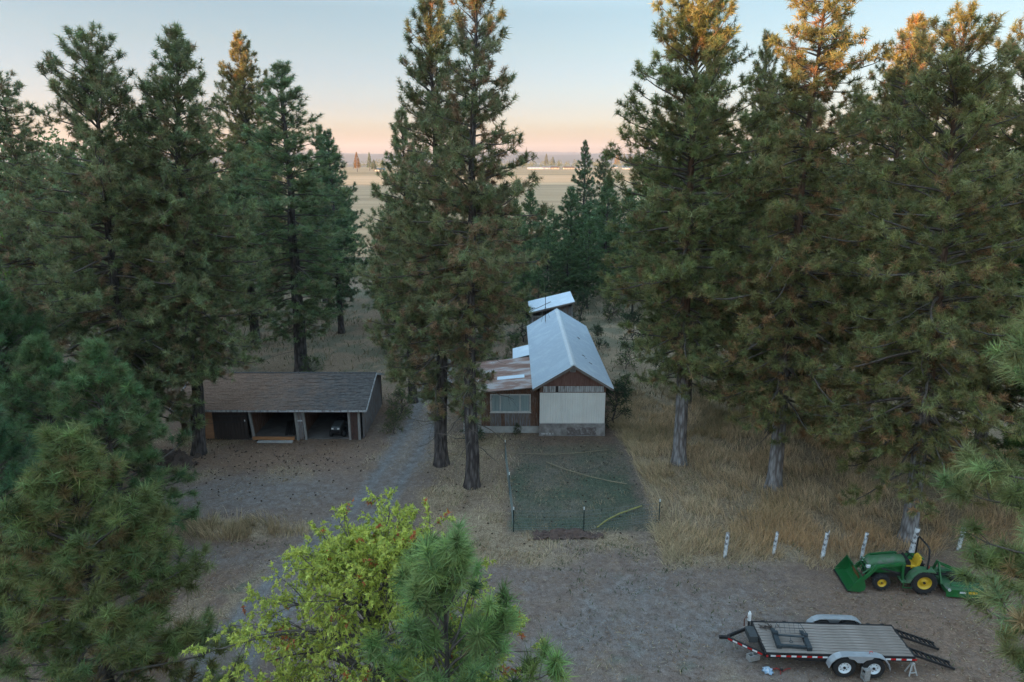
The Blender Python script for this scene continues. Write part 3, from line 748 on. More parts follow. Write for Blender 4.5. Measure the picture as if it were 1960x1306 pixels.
# shrubs
gU = broadleaf(44, 1.9, 1.1, .15, 14, .085, 7, [(.07, .11, .06), (.05, .08, .05), (.2, .18, .05), .05], base_r=.03)
gW = broadleaf(45, 1.5, .9, .1, 12, .09, 6, [(.13, .17, .06), (.08, .12, .05), (.3, .25, .08), .1], base_r=.02, frac=.8)
for geo, loc, s_, rz_, ti, lb in [
    (gU, (1.0, 58.5, 0), 1.5, 0, (.6, .85, .85), 'dark green shrub left of the shed'),
    (gU, (6.15, 38.6, 0), 1.25, 1, (.6, .85, .7), 'dark shrub growing at the right wall of the house'),
    (gW, (-7.2, 39.3, 0), 1.15, 2, (1, 1, 1), 'yellowish shrub at the right end of the carport'),
    (gW, (-6.9, 37.4, 0), .75, 4, (.9, .9, .9), 'low scrub between the carport and the driveway'),
    (gW, (-15.0, 47.8, 0), .9, 3, (.8, .95, .8), 'small shrub at foot of the slim pine behind carport'),
    (gU, (-2.35, 36.4, 0), .85, 5, (.7, .95, .7), 'green shrub between twin pines and rusty-roofed annex'),
    (gU, (12.5, 48, 0), 2.0, 2, (.35, .45, .35), 'black-green bush in the shade behind grey-trunked pine'),
    (gU, (-10, 55, 0), 1.0, 2, (.6, .7, .55), 'low bush in rough ground beyond the carport'),
    (gW, (7.6, 44.5, 0), .8, 1, (.8, 1, .8), 'weedy bush behind the house shrub on the right side'),
    (gW, (8.8, 50.5, 0), 1.1, 3, (.75, .95, .75), 'rank weeds right of the house rear corner'),
    (gU, (7.4, 56.0, 0), .9, 5, (.8, 1, .8), 'rounded bush between the house and shed on the right'),
    (gU, (10.6, 57.5, 0), 1.3, 0, (.7, .9, .7), 'larger bush at the wood edge right of the shed'),
    (gW, (-.6, 47.0, 0), 1.0, 2, (.8, 1, .8), 'pale bush left of the house behind the annex'),
    (gU, (-2.2, 51.5, 0), 1.2, 4, (.75, .95, .75), 'bush in front of the half-grown pine behind twin pines'),
    (gW, (.1, 54.5, 0), 1.0, 1, (.75, .95, .75), 'low bush just in front of the dark shrub by the shed'),
    (gU, (6.8, 66.5, 0), 1.4, 2, (.7, .9, .75), 'bush behind the shed, right side'),
    (gU, (3.2, 67.5, 0), 1.2, 3, (.7, .9, .75), 'bush directly behind the shed roof'),
    (gW, (9.6, 67, 0), 1.5, 2, (.7, .85, .7), 'spreading bush under the young pines right of shed'),
    (gW, (.2, 37.25, 0), .35, 2, (.5, .7, .5), 'small weed clump at the annex foundation')]:
    put_tree(geo, loc, lb, 'shrub', 'shrub', leaf='leaves', scale=s_, rz=rz_, tint=ti)

# ------------------------------------------------------------------ buildings
M['white_metal'] = pm('galvanised_white_roof', (.66, .75, .82), (.58, .67, .75), .8, .5, .15, c3=(.68, .77, .83), spec=.4)
M['rust_metal'] = pm('rusted_roof', (.22, .12, .09), (.30, .19, .155), .9, .75, .05, stretch=(.7, 1.5, 1), c3=(.44, .40, .39), lo=.38, hi=.62, bp=.1, detail=9)
M['cream_sheet'] = pm('cream_painted_sheet', (.80, .80, .76), (.72, .72, .69), .9, .5, 0, spec=.3)
M['red_board'] = pm('red_brown_board', (.15, .075, .06), (.21, .12, .10), 5, .85, bp=.3, stretch=(2, 2, .3))
M['grey_board'] = pm('weathered_grey_board', (.26, .255, .26), (.15, .14, .14), 5, .9, bp=.4, stretch=(3, 3, .35), c3=(.20, .12, .08))
M['rust_board'] = pm('rust_brown_board', (.20, .105, .065), (.12, .065, .045), 5, .9, bp=.4, stretch=(3, 3, .35), c3=(.25, .19, .16))
M['white_board'] = pm('peeling_white_board', (.52, .52, .52), (.42, .42, .42), 4, .85, bp=.3, stretch=(2, 2, .4), c3=(.2, .18, .17))
M['trim'] = pm('brown_grey_trim', (.24, .21, .19), (.17, .145, .13), 4, .85, stretch=(1, .4, 1))
M['white_trim'] = pm('white_painted_trim', (.62, .62, .60), (.5, .5, .48), 5, .7)
M['concrete'] = pm('stained_concrete', (.36, .35, .34), (.24, .225, .215), 3, .92, bp=.4, c3=(.15, .135, .13), lo=.3, hi=.72)
M['pale_concrete'] = pm('pale_concrete', (.46, .455, .44), (.36, .35, .335), 3, .9, bp=.3)
M['dark_wood'] = pm('dark_old_wood', (.06, .045, .04), (.035, .028, .026), 6, .9, stretch=(3, 3, .4), bp=.3)
M['post_wood'] = pm('weathered_post', (.30, .285, .27), (.2, .185, .17), 6, .9, stretch=(3, 3, .5), bp=.4)
M['plywood'] = pm('orange_plywood', (.33, .18, .10), (.26, .14, .08), 3, .8, stretch=(1, 1, 3))
M['lumber'] = pm('orange_lumber', (.46, .22, .10), (.36, .16, .07), 4, .8, stretch=(.4, 3, 3))
M['shingle'] = pm('grey_asphalt_shingle', (.115, .112, .115), (.07, .066, .066), 6, .95, bp=.3, c3=(.16, .145, .14))
M['shingle_litter'] = pm('shingle_under_needles', (.33, .19, .125), (.26, .15, .10), 5, .95, bp=.4, c3=(.17, .11, .085))
M['curtain'] = pm('white_curtain', (.42, .48, .48), (.30, .35, .36), 9, .8, stretch=(6, 1, .1))
mg, tg, bgl = nodes('window_glass'); bgl.inputs['Base Color'].default_value = (.9, .95, .95, 1); bgl.inputs['Roughness'].default_value = .05
bgl.inputs['Transmission Weight'].default_value = 1.0; bgl.inputs['IOR'].default_value = 1.05; M['glass'] = mg
M['dark_metal'] = pm('dark_metal', (.03, .03, .033), (.045, .043, .043), 5, .5, .4)
M['black'] = pm('black_void_paint', (.012, .012, .013), None, 3, .8)
M['dirt_floor'] = pm('carport_dirt_floor', (.10, .088, .082), (.15, .135, .125), 2, .95, bp=.3)

def shingle_mix():
    m, t, b = nodes('shingles_with_needle_litter'); b.inputs['Roughness'].default_value = .95; b.inputs['Specular IOR Level'].default_value = .1
    v = coords(t); sx = N(t, 'ShaderNodeSeparateXYZ'); t.links.new(v, sx.inputs[0])
    f = mth(t, 'ADD', mth(t, 'MULTIPLY', mth(t, 'ADD', sx.outputs[0], 9.6), -.17), mth(t, 'MULTIPLY', mth(t, 'SUBTRACT', noise(t, 1.6, 7, v, .8), .5), 2.2))
    gry = ramp(t, noise(t, 5, 5, v, .7), [(.35, (.095, .088, .085)), (.6, (.15, .138, .132))])
    brn = ramp(t, noise(t, 14, 5, v, .8), [(.33, (.12, .08, .062)), (.5, (.235, .155, .115)), (.66, (.32, .215, .16))])
    t.links.new(mixc(t, ramp(t, f, [(-.0, (0, 0, 0)), (1.0, (1, 1, 1))]), gry, brn), b.inputs['Base Color']); bump(t, b, noise(t, 22, 5, v, .8), .6, .03); return m
M['shingle_mix'] = shingle_mix()
def ribbed(x0, x1, n, h, flat=.62):
    """profile of ribbed sheet metal, offsets along the sheet"""
    pts = []; w = (x1 - x0) / n
    for i in range(n):
        a = x0 + i * w
        pts += [(a, 0), (a + w * flat, 0), (a + w * (flat + .1), h), (a + w * .9, h)]
    pts.append((x1, 0)); return pts
def slope_panel(y0, y1, e, r, h=.05, ribs=6, t=.012):
    """one sheet of ribbed metal from the eave point e=(x,z) up to the ridge point r, covering y0..y1"""
    e = Vector((e[0], 0, e[1])); r = Vector((r[0], 0, r[1])); d = r - e
    nrm = Vector((-d.z, 0, d.x)).normalized()
    if nrm.z < 0: nrm = -nrm
    b = MB(); pts = ribbed(y0, y1, ribs, h); n = len(pts); vs = []
    for base in (e, r):
        for yy, hh in pts: vs.append((base + nrm * hh)[:] )
    vs = [(v[0], pts[i % n][0], v[2]) for i, v in enumerate(vs)]
    low = [((base - nrm * t)[0], pts[i][0], (base - nrm * t)[2]) for base in (e, r) for i in (0, n - 1)]
    fs = [(i, i + 1, n + i + 1, n + i) for i in range(n - 1)]
    k = 2 * n
    fs += [(k, k + 1, k + 3, k + 2), tuple(range(n)) + (k + 1, k), tuple(range(n, 2 * n)) + (k + 3, k + 2), (0, n, k + 2, k), (n - 1, 2 * n - 1, k + 3, k + 1)]
    b.add(vs + low, fs); return b
def boards(b, x0, x1, y, z0f, z1f, w, t=.03, seed=0, gap=.018):
    """vertical boards facing -y; z0f / z1f give bottom and top at x"""
    rng = random.Random(seed); x = x0
    while x < x1 - .01:
        ww = min(w * rng.uniform(.9, 1.1), x1 - x); tt = t * rng.uniform(.6, 1.3)
        a, c = x, x + ww - gap
        vs = [(a, y - tt, z0f(a)), (c, y - tt, z0f(c)), (c, y + .01, z0f(c)), (a, y + .01, z0f(a)), (a, y - tt, z1f(a)), (c, y - tt, z1f(c)), (c, y + .01, z1f(c)), (a, y + .01, z1f(a))]
        b.add(vs, [(0, 3, 2, 1), (4, 5, 6, 7), (0, 1, 5, 4), (1, 2, 6, 5), (2, 3, 7, 6), (3, 0, 4, 7)]); x += ww
    return b
K_ = lambda v: (lambda x: v)

def build_house():
    t = thing('farm_house', 'narrow old house with white metal roof and rusty-roofed annex', 'house', (0, 0, 0))
    XL, XR, YF, YB = 1.59, 5.40, 37.2, 51.6; RX, RZ = 3.48, 4.37; EL, ER, EZ = 1.17, 5.79, 2.95; YR = 36.82
    sl_ = (RZ - EZ) / (RX - EL)
    top = lambda x: RZ - .05 - sl_ * abs(x - RX)
    w = MB(); w.prism([(XL, 0.02), (XR, 0.02), (XR, top(XR)), (RX, top(RX)), (XL, top(XL))], YF, YB); wall = w.build('wall', M['rust_board'], t)
    f = MB().box((XL - .02, YF - .06, -.15), (XR + .02, YF - .002, .74)).build('foundation', M['concrete'], t)
    MB().box((XL + .12, YF - .085, .06), (XL + .82, YF - .062, .15)).build('foundation_vent', M['white_board'], f)
    MB().box((XL + 1.6, YF - .075, .02), (XR - .5, YF - .062, .5)).build('foundation_patch', pm('brown_stain_concrete', (.22, .19, .18), (.12, .1, .095), 5, .95, bp=.5, c3=(.3, .28, .27)), f)
    gb = boards(MB(), XL + .02, XR - .02, YF - .004, K_(3.02), lambda x: max(3.03, top(x) - .02), .16, seed=3).build('gable_siding', M['red_board'], t)
    tag(gb, kind='stuff')
    s2 = boards(MB(), XL + .2, XL + .92, YF - .004, K_(2.66), K_(3.0), .12, seed=5)
    boards(s2, XL + 1.08, XR - .12, YF - .004, K_(2.66), K_(3.0), .12, seed=6)
    tag(s2.build('peeling_siding', M['white_board'], t), kind='stuff')
    MB().box((XL + .93, YF - .03, 2.64), (XL + 1.06, YF - .003, 3.0)).build('dark_board', M['dark_metal'], t)
    # corrugated sheets over the front window: three sheets side by side
    e = [1.60, 2.86, 4.12, 5.38]
    for a, b_ in zip(e[:-1], e[1:]):
        sb = MB(); pts = ribbed(a, b_ - .004, 9, .02, .5); n = len(pts)
        vs = [(x, YF - .045 - h, z) for z in (.77, 2.62) for x, h in pts] + [(pts[0][0], YF - .04, .77), (pts[-1][0], YF - .04, .77), (pts[0][0], YF - .04, 2.62), (pts[-1][0], YF - .04, 2.62)]
        k = 2 * n
        sb.add(vs, [(i, i + 1, n + i + 1, n + i) for i in range(n - 1)] + [(k, k + 1, k + 3, k + 2), tuple(range(n)) + (k + 1, k), tuple(range(n, 2 * n)) + (k + 3, k + 2), (0, n, k + 2, k), (n - 1, 2 * n - 1, k + 3, k + 1)])
        sb.build('corrugated_sheet', M['cream_sheet'], t)
    MB().box((1.62, YF - .085, .745), (5.36, YF - .0765, .79)).build('sheet_trim', M['white_trim'], t)
    ve = MB().box((RX - .15, YF - .05, 3.86), (RX + .15, YF - .03, 4.14)).build('gable_vent', pm('vent_grey', (.35, .38, .41), None, 4, .6), t)
    for k in range(5):
        MB().bar((RX - .12, YF - .056, 3.9 + k * .05), (RX + .12, YF - .056, 3.9 + k * .05), .012, .03).build('vent_slat', M['trim'], ve)
    # roof
    rf = MB(); th = .07
    rf.prism([(EL + .03, EZ - th), (RX, RZ - th - .02), (ER - .03, EZ - th), (ER - .03, EZ - .015), (RX, RZ - .03), (EL + .03, EZ - .015)], YR + .03, YB + .3)
    roof = rf.build('roof', M['trim'], t)
    y = YR; k = 0
    while y < YB + .3:
        y1 = min(y + .92, YB + .36)
        for e_ in ((EL, EZ), (ER, EZ)):
            slope_panel(y + .002, y1 - .002, e_, (RX, RZ)).build('roof_panel', M['white_metal'], roof)
        y = y1
    rc = MB()
    rc.prism([(RX - .16, RZ - .065), (RX, RZ + .035), (RX + .16, RZ - .065), (RX + .16, RZ - .05), (RX, RZ + .05), (RX - .16, RZ - .05)], YR - .01, YB + .37)
    rc.build('ridge_cap', pm('ridge_cap_metal', (.74, .78, .80), (.66, .70, .72), 2, .4, .2), roof)
    for sgn, ex in ((-1, EL), (1, ER)):
        MB().bar((RX - .001 * sgn, YR + .015, RZ - .105), (ex - .001 * sgn, YR + .015, EZ - .085), .03, .13, up=(0, 0, 1)).build('barge_board', M['trim'], roof)
    for (x, yy, a, b_) in ((4.55, 45.3, .18, .26), (4.42, 40.6, .2, .2), (4.75, 39.7, .1, .22), (4.52, 40.25, .1, .1)):
        z = RZ - sl_ * (x - RX)
        m = Matrix.Translation((x, yy, z + .03)) @ Matrix.Rotation(math.atan(sl_), 4, 'Y') @ Matrix.Rotation(x * 7, 4, 'Z')
        MB().box((-a / 2, -b_ / 2, -.02), (a / 2, b_ / 2, .025), m).build('roof_patch', M['dark_metal'], roof)
    # annex on the left
    AX0, AX1, AY, AYB = -1.8, 1.58, 37.7, 43.4
    MB().box((AX0, AY, 0.02), (AX1, AYB, 2.52)).build('annex_wall', M['rust_board'], t)
    MB().box((AX0 - .05, AY - .1, -.15), (AX1, AY - .003, .36)).build('annex_foundation', M['pale_concrete'], t)
    tz = lambda x: 2.44 + (x + 2.9) * .1
    d1 = boards(MB(), AX0, -1.28, AY - .004, K_(.37), tz, .14, seed=8); boards(d1, 1.1, AX1 - .02, AY - .004, K_(.37), tz, .13, seed=9); boards(d1, -1.28, 1.1, AY - .004, K_(2.36), tz, .13, seed=10); boards(d1, -.62, -.44, AY - .004, K_(.37), K_(1.23), .1, seed=13)
    tag(d1.build('rusty_siding', M['rust_board'], t), kind='stuff')
    d2 = boards(MB(), -1.28, -.63, AY - .004, K_(.37), K_(1.23), .13, seed=11); boards(d2, -.43, 1.1, AY - .004, K_(.37), K_(1.23), .13, seed=12)
    tag(d2.build('grey_siding', M['grey_board'], t), kind='stuff')
    wx0, wx1, wz0, wz1 = -1.2, 1.02, 1.30, 2.30; fy = AY - .06
    wf = MB()
    wf.box((wx0 - .07, fy, wz0 - .07), (wx1 + .07, AY - .004, wz0)); wf.box((wx0 - .07, fy, wz1), (wx1 + .07, AY - .004, wz1 + .06))
    wf.box((wx0 - .07, fy + .001, wz0), (wx0, AY - .004, wz1)); wf.box((wx1, fy + .001, wz0), (wx1 + .07, AY - .004, wz1))
    win = wf.build('window', M['white_trim'], t)
    MB().box((wx0 - .1, fy - .04, wz0 - .1), (wx1 + .1, fy - .002, wz0 - .05)).build('sill', M['white_trim'], win)
    ms = [wx0, -.69, .47, wx1]
    for x in ms[1:-1]:
        MB().box((x - .03, fy - .008, wz0 + .001), (x + .03, fy + .03, wz1 - .001)).build('mullion', M['white_trim'], win)
    for a, b_ in zip(ms[:-1], ms[1:]):
        MB().box((a + .031, fy + .015, wz0 + .002), (b_ - .031, fy + .021, wz1 - .002)).build('pane', M['glass'], win)
        cb_ = MB(); n = int((b_ - a) / .05); pts = [(a + .02 + (b_ - a - .04) * i / n, AY - .014 - .008 * (i % 2)) for i in range(n + 1)]
        cb_.add([(x, y_, z) for z in (wz0 + .002, wz1 - .002) for x, y_ in pts], [(i, i + 1, n + 2 + i, n + 1 + i) for i in range(n)])
        cb_.build('curtain', M['curtain'], win)
    # annex roof of rusted sheets; slopes gently down to the left
    ar = MB(); ar.prism([(-2.9, 2.46), (1.3, 2.88), (1.3, 2.93), (-2.9, 2.51)], 37.22, 43.5); aro = ar.build('annex_roof', M['trim'], t)
    y = 37.2
    while y < 43.4:
        y1 = min(y + .9, 43.52); slope_panel(y + .002, y1 - .002, (-2.95, 2.515), (1.32, 2.942), .012, 5).build('roof_panel', M['rust_metal'], aro); y = y1
    slope_panel(39.15, 39.75, (-.9, 2.745), (.75, 2.91), .008, 3).build('roof_panel', M['white_metal'], aro)
    # porch at the far left of the annex
    for x, y_ in ((-2.75, 37.6), (-2.75, 40.4)):
        MB().box((x - .09, y_ - .09, -.05), (x + .09, y_ + .09, 2.47)).build('porch_post', M['white_board'], t)
    MB().box((AX0 - .16, AY - .12, .02), (AX0 - .001, AY + .12, 2.5)).build('corner_board', M['post_wood'], t)
    MB().box((-2.9, 37.5, -.1), (-1.96, 43, .14)).build('porch_floor', M['concrete'], t)
    # small white-roofed lean-to behind the annex
    MB().box((.25, 44.1, .02), (1.588, 46.3, 2.66)).build('lean_to_wall', M['grey_board'], t)
    slope_panel(43.9, 46.5, (.05, 2.68), (1.3, 3.0), .012, 8, .03).build('lean_to_roof', M['white_metal'], t)
    return t
build_house()
an = thing('antenna_mast', 'thin metal antenna mast rising at the rear of the house roof', 'antenna', (2.5, 50, 0))
MB().tube([(0, 0, 3.7), (0, 0, 6.35)], .022, 6).build('pole', M['dark_metal'], an)
MB().tube([(0, 0, 5.0), (.35, .2, 4.06)], .008, 4).tube([(0, 0, 5.0), (-.3, .25, 3.7)], .008, 4).tube([(0, 0, 5.0), (.0, -.6, 3.8)], .008, 4).build('guy_wire', M['dark_metal'], an)

def build_shed():
    t = thing('open_shed', 'small open-fronted shed with tilted white metal roof behind the house', 'shed', (0, 0, 0))
    x0, x1, y0, y1 = 1.75, 5.15, 57.3, 61.4; zl, zr = 2.98, 3.92; zt = lambda x: zl + (zr - zl) * (x - 1.5) / 3.8
    for x in (x0, 2.6, x1):
        for y in (y0, y1):
            MB().box((x - .06, y - .06, -.1), (x + .06, y + .06, zt(x) - .12)).build('post', M['post_wood'], t)
    bw = MB(); bw.prism([(x0, 0), (x1, 0), (x1, zt(x1) - .13), (x0, zt(x0) - .13)], y1 - .1, y1 - .07); bw.build('back_wall', M['grey_board'], t)
    sw = MB(); sw.prism([(y0 + .1, 0), (y1 - .12, 0), (y1 - .12, zt(x0) - .15), (y0 + .1, zt(x0) - .15)], x0 - .02, x0 + .01, 'x'); sw.prism([(y0 + .1, 0), (y1 - .12, 0), (y1 - .12, zt(x1) - .15), (y0 + .1, zt(x1) - .15)], x1 - .01, x1 + .02, 'x'); sw.build('side_walls', M['grey_board'], t)
    MB().box((x0 - .1, y0 - .1, 2.48), (x1 + .1, y0 - .065, 2.64)).build('front_beam', M['post_wood'], t)
    MB().box((x0 + .02, y0 - .02, .0), (2.55, y0 + .02, 2.46)).build('front_boards', M['grey_board'], t)
    MB().box((4.0, y0 - .02, 2.66), (x1 - .07, y0 + .01, zt(4.0) - .16)).build('gable_boards', M['grey_board'], t)
    y = 57.0
    while y < 61.7:
        yn = min(y + .95, 61.8); slope_panel(y + .002, yn - .002, (1.48, zl), (5.34, zr), .015, 4, .03).build('roof_panel', M['white_metal'], t); y = yn
    MB().bar((1.5, 56.985, zl - .09), (5.32, 56.985, zr - .09), .03, .13).build('fascia', M['trim'], t)
    MB().tube([(1.7, 57.6, zt(1.7) + .03), (2.3, 57.9, zt(2.3) + .04), (3.4, 59.0, zt(3.4) + .05)], .025, 5).build('roof_debris', M['twig'], t)
build_shed()

def build_carport():
    t = thing('open_carport', 'long low carport with shingled roof littered with brown needles', 'carport', (0, 0, 0))
    x0, x1 = -19.3, -8.22; yf, yr_, yb = 36.2, 39.5, 43.0; ze, zr = 1.92, 3.08
    mid = (x0 + x1) / 2; bow = lambda x: 0.0
    rd = MB(); rd.prism([(yf + .02, ze - .08), (yr_, zr - .10), (yb, ze - .08), (yb, ze - .025), (yr_, zr - .04), (yf + .02, ze - .025)], x0 + .05, x1 - .05, 'x')
    roof = rd.build('roof', M['dark_wood'], t)
    # shingle courses, joined: far too small to pick apart
    rng = random.Random(4); L = math.hypot(yr_ - yf, zr - ze); n = 25
    dy, dz = (yr_ - yf) / L, (zr - ze) / L
    shg = MB()
    for side in (0, 1):
        for r_ in range(n):
            s0 = r_ * L / n; x = x0 + rng.uniform(0, .2)
            while x < x1 - .02:
                w = min(rng.uniform(.24, .36), x1 - x); s1 = s0 + L / n * 1.12; lift = rng.uniform(.014, .05) * (1 if x > -13 else .7); j = rng.uniform(-.02, .02)
                vs = []
                for (s, h) in ((s0 + j - .01, lift), (min(s1, L), .008)):
                    for xx in (x + .004, x + w - .004):
                        yy = yf + dy * s; zz = ze + dz * s
                        vs.append((xx, yy - dz * h, zz + dy * h)); vs.append((xx, yy - dz * (h - .016), zz + dy * (h - .016)))
                if side: vs = [(a, 2 * yr_ - b, c) for a, b, c in vs]
                shg.add(vs, [(0, 2, 6, 4), (0, 1, 3, 2), (1, 5, 7, 3), (0, 4, 5, 1), (2, 3, 7, 6), (4, 6, 7, 5)])
                x += w
    tag(shg.build('shingles', M['shingle_mix'], t), 'grey shingles, brown with needle litter towards the left', kind='stuff')
    MB().box((x0, yr_ - .07, zr - .01), (x1, yr_ + .07, zr + .035)).build('ridge_cap', M['shingle'], t)
    MB().box((x0, yf - .015, ze - .12), (x1, yf + .018, ze - .005)).build('eave_board', M['white_board'], t)
    for sx in (x0, x1):
        for (ya, za, yb_, zb) in ((yf, ze - .06, yr_, zr - .06), (yb, ze - .06, yr_, zr - .06)):
            MB().bar((sx + .015 * (1 if sx > -10 else -1), ya, za), (sx + .015 * (1 if sx > -10 else -1), yb_, zb), .03, .13).build('rake_board', M['white_board'], t)
    yp = 36.55
    for x, tilt in ((-18.45, 0), (-14.92, .12), (-12.33, .05), (-11.88, .06), (-9.3, 0), (-8.74, -.02)):
        MB().bar((x + tilt, yp, -.1), (x - tilt * .4, yp, ze - .1), .13, .13).build('post', M['post_wood'], t)
    MB().box((-12.26, yp - .03, 0), (-11.96, yp + .0, ze - .12)).build('board_panel', M['grey_board'], t)
    MB().box((-12.26, yp - .06, 1.12), (-11.96, yp - .032, 1.2)).build('cross_piece', M['white_board'], t)
    pn = boards(MB(), -9.22, -8.82, yp + .02, K_(0), K_(ze - .12), .13, seed=2); tag(pn.build('end_boards', pm('red_dark_board', (.11, .065, .055), (.07, .045, .04), 5, .9), t), kind='stuff')
    # dark double door and plywood to the left
    db = boards(MB(), -17.08, -15.1, yp + .01, K_(.02), K_(ze - .14), .18, seed=7).build('door', M['dark_wood'], t); 
    for z in (1.05, 1.4): MB().box((-17.05, yp - .05, z), (-15.15, yp - .024, z + .05)).build('door_rail', M['dark_metal'], db)
    MB().box((-15.28, yp - .075, 1.12), (-15.22, yp - .052, 1.22)).build('latch', M['white_trim'], db)
    for z0, z1 in ((.05, .98), (.99, 1.26), (1.27, 1.78)):
        MB().box((-17.85, yp - .02, z0), (-17.1, yp + .005, z1 - .012)).build('plywood_panel', M['plywood'], t)
    # walls
    MB().box((x0 + .3, 42.3, 0), (x1 - .3, 42.36, 2.1)).build('back_wall', M['dark_wood'], t)
    for x in (x0 + .3, -15.0, -12.1, x1 - .35):
        MB().prism([(36.7, 0), (42.25, 0), (42.25, 2.05), (39.5, 2.9), (36.7, 1.9)], x - .02, x + .02, 'x').build('side_wall' if x in (x0 + .3, x1 - .35) else 'partition', M['grey_board'] if x > -10 else M['rust_board'], t)
    MB().box((x0 + .35, 36.62, -.1), (x1 - .42, 42.25, .035)).build('floor', M['dirt_floor'], t)
build_carport()
o = MB().bar((-14.85, 36.42, .13), (-12.45, 36.38, .13), .14, .16, (0, 0, 1)).build('timber_beam', M['lumber'], bevel=.008); tag(o, 'orange timber beam lying across the middle carport bay', 'timber')
o = MB().box((-14.5, 36.05, -.02), (-12.5, 36.28, .06)).build('concrete_slab', M['pale_concrete']); tag(o, 'pale flat slab on the ground below the orange timber beam', 'slab')
pp = thing('plank_stack', 'dark planks lying on the middle carport bay floor', 'planks', (-12.95, 38.2, .04), .25)
for k in range(5):
    MB().box((-.55 + k * .23, -1.1, 0), (-.36 + k * .23, 1.1, .05 + .02 * (k % 2))).build('plank', M['dark_wood'], pp)

# riding mower in the right bay
def wheel(parent, loc, r, w, rim_r, tyre_m, rim_m, lugs=0, n=28, hub=.25, holes=0, name='wheel', out=-1):
    p = [(rim_r, -w * .42), (rim_r + (r - rim_r) * .35, -w * .5), (r * .93, -w * .5), (r, -w * .36), (r, w * .36), (r * .93, w * .5), (rim_r + (r - rim_r) * .35, w * .5), (rim_r, w * .42)]
    b = MB(); b.lathe(p, n)
    for k in range(lugs):
        for sd in (-1, 1):
            a = 2 * math.pi * (k + (.5 if sd > 0 else 0)) / lugs
            m = Matrix.Rotation(-a, 4, 'Y') @ Matrix.Translation((r - .005, sd * w * .24, 0)) @ Matrix.Rotation(sd * R(38), 4, 'X')
            b.box((-.02, -w * .28, -.022), (.026, w * .28, .022), m)
    o = b.build(name, tyre_m, parent, False, loc)
    rb = MB(); f = out
    rb.lathe([(rim_r * 1.02, f * w * .44), (rim_r * .92, f * w * .43), (rim_r * .86, f * w * .22), (rim_r * .5, f * w * .2), (rim_r * .42, f * w * .3), (hub * rim_r, f * w * .32), (.001, f * w * .32)], n)
    ro = rb.build('rim', rim_m, o, True)
    hb = MB().lathe([(hub * rim_r * .8, f * w * .3), (hub * rim_r * .7, f * w * .46), (.001, f * w * .46)], 12).build('hub', M['dark_metal'], o)
    for k in range(holes):
        a = 2 * math.pi * k / holes
        MB().lathe([(rim_r * .085, f * w * .2), (rim_r * .085, f * w * .225), (.001, f * w * .226)], 8, c=(math.cos(a) * rim_r * .66, 0, math.sin(a) * rim_r * .66)).build('rim_hole', M['black'], o)
    return o
M['tyre'] = pm('tyre_rubber', (.018, .018, .019), (.03, .028, .027), 6, .85, bp=.15)
M['green_paint'] = pm('green_enamel', (.012, .135, .035), (.016, .11, .03), 3, .38, spec=.5, c3=(.03, .12, .05))
M['dusty_green'] = pm('dusty_green_enamel', (.075, .15, .085), (.05, .13, .055), 2.5, .6, spec=.35, c3=(.11, .14, .10))
M['yellow_paint'] = pm('yellow_enamel', (.62, .40, .02), (.5, .31, .02), 4, .42, spec=.5)
M['seat_yellow'] = pm('yellow_vinyl', (.60, .38, .03), (.52, .32, .03), 6, .5)
M['grey_hood'] = pm('grey_mower_hood', (.07, .075, .08), (.05, .055, .055), 4, .45)
def build_mower():
    t = thing('riding_mower', 'dark riding lawn mower with grey hood parked in right carport bay', 'lawn mower', (-10.05, 37.5, .04), R(-4))
    for x in (-.38, .38):
        wheel(t, (x, -.62, .19), .19, .16, .09, M['tyre'], M['grey_hood'], n=16).rotation_euler = (0, 0, R(90))
        wheel(t, (x * 1.08, .55, .26), .26, .24, .13, M['tyre'], M['grey_hood'], n=16).rotation_euler = (0, 0, R(90))
    h = MB(); h.prism([(-.95, .3), (-.98, .55), (-.9, .72), (-.2, .82), (-.1, .8), (-.1, .3)], -.27, .27, 'x'); h.build('hood', M['grey_hood'], t, bevel=.05)
    MB().box((-.24, -1.0, .36), (.24, -.965, .55)).build('grille', M['black'], t)
    for x in (-.17, .17): MB().box((x - .06, -1.0, .58), (x + .06, -.965, .66)).build('headlight', M['white_trim'], t)
    MB().prism([(-.1, .28), (.9, .28), (.9, .62), (.3, .6), (.2, .4), (-.1, .4)], -.46, .46, 'x').build('rear_fender', M['dark_metal'], t, bevel=.04)
    MB().box((-.55, -.35, .12), (.55, .35, .26)).build('mower_deck', M['dark_metal'], t, bevel=.04)
    s = MB().box((-.22, .3, .63), (.22, .7, .74)).build('seat', M['black'], t, bevel=.04)
    MB().box((-.22, .68, .7), (.22, .78, 1.12)).build('backrest', M['black'], s, bevel=.04)
    st = MB(); st.lathe([(.17, -.015), (.19, 0), (.17, .015), (.15, 0), (.17, -.015)], 18, 'z'); so_ = st.build('steering_wheel', M['black'], t, True, (0, .08, 1.0)); so_.rotation_euler = (R(-25), 0, 0)
    MB().tube([(0, -.12, .8), (0, .08, 1.0)], .02, 6).build('steering_column', M['black'], t)
build_mower()

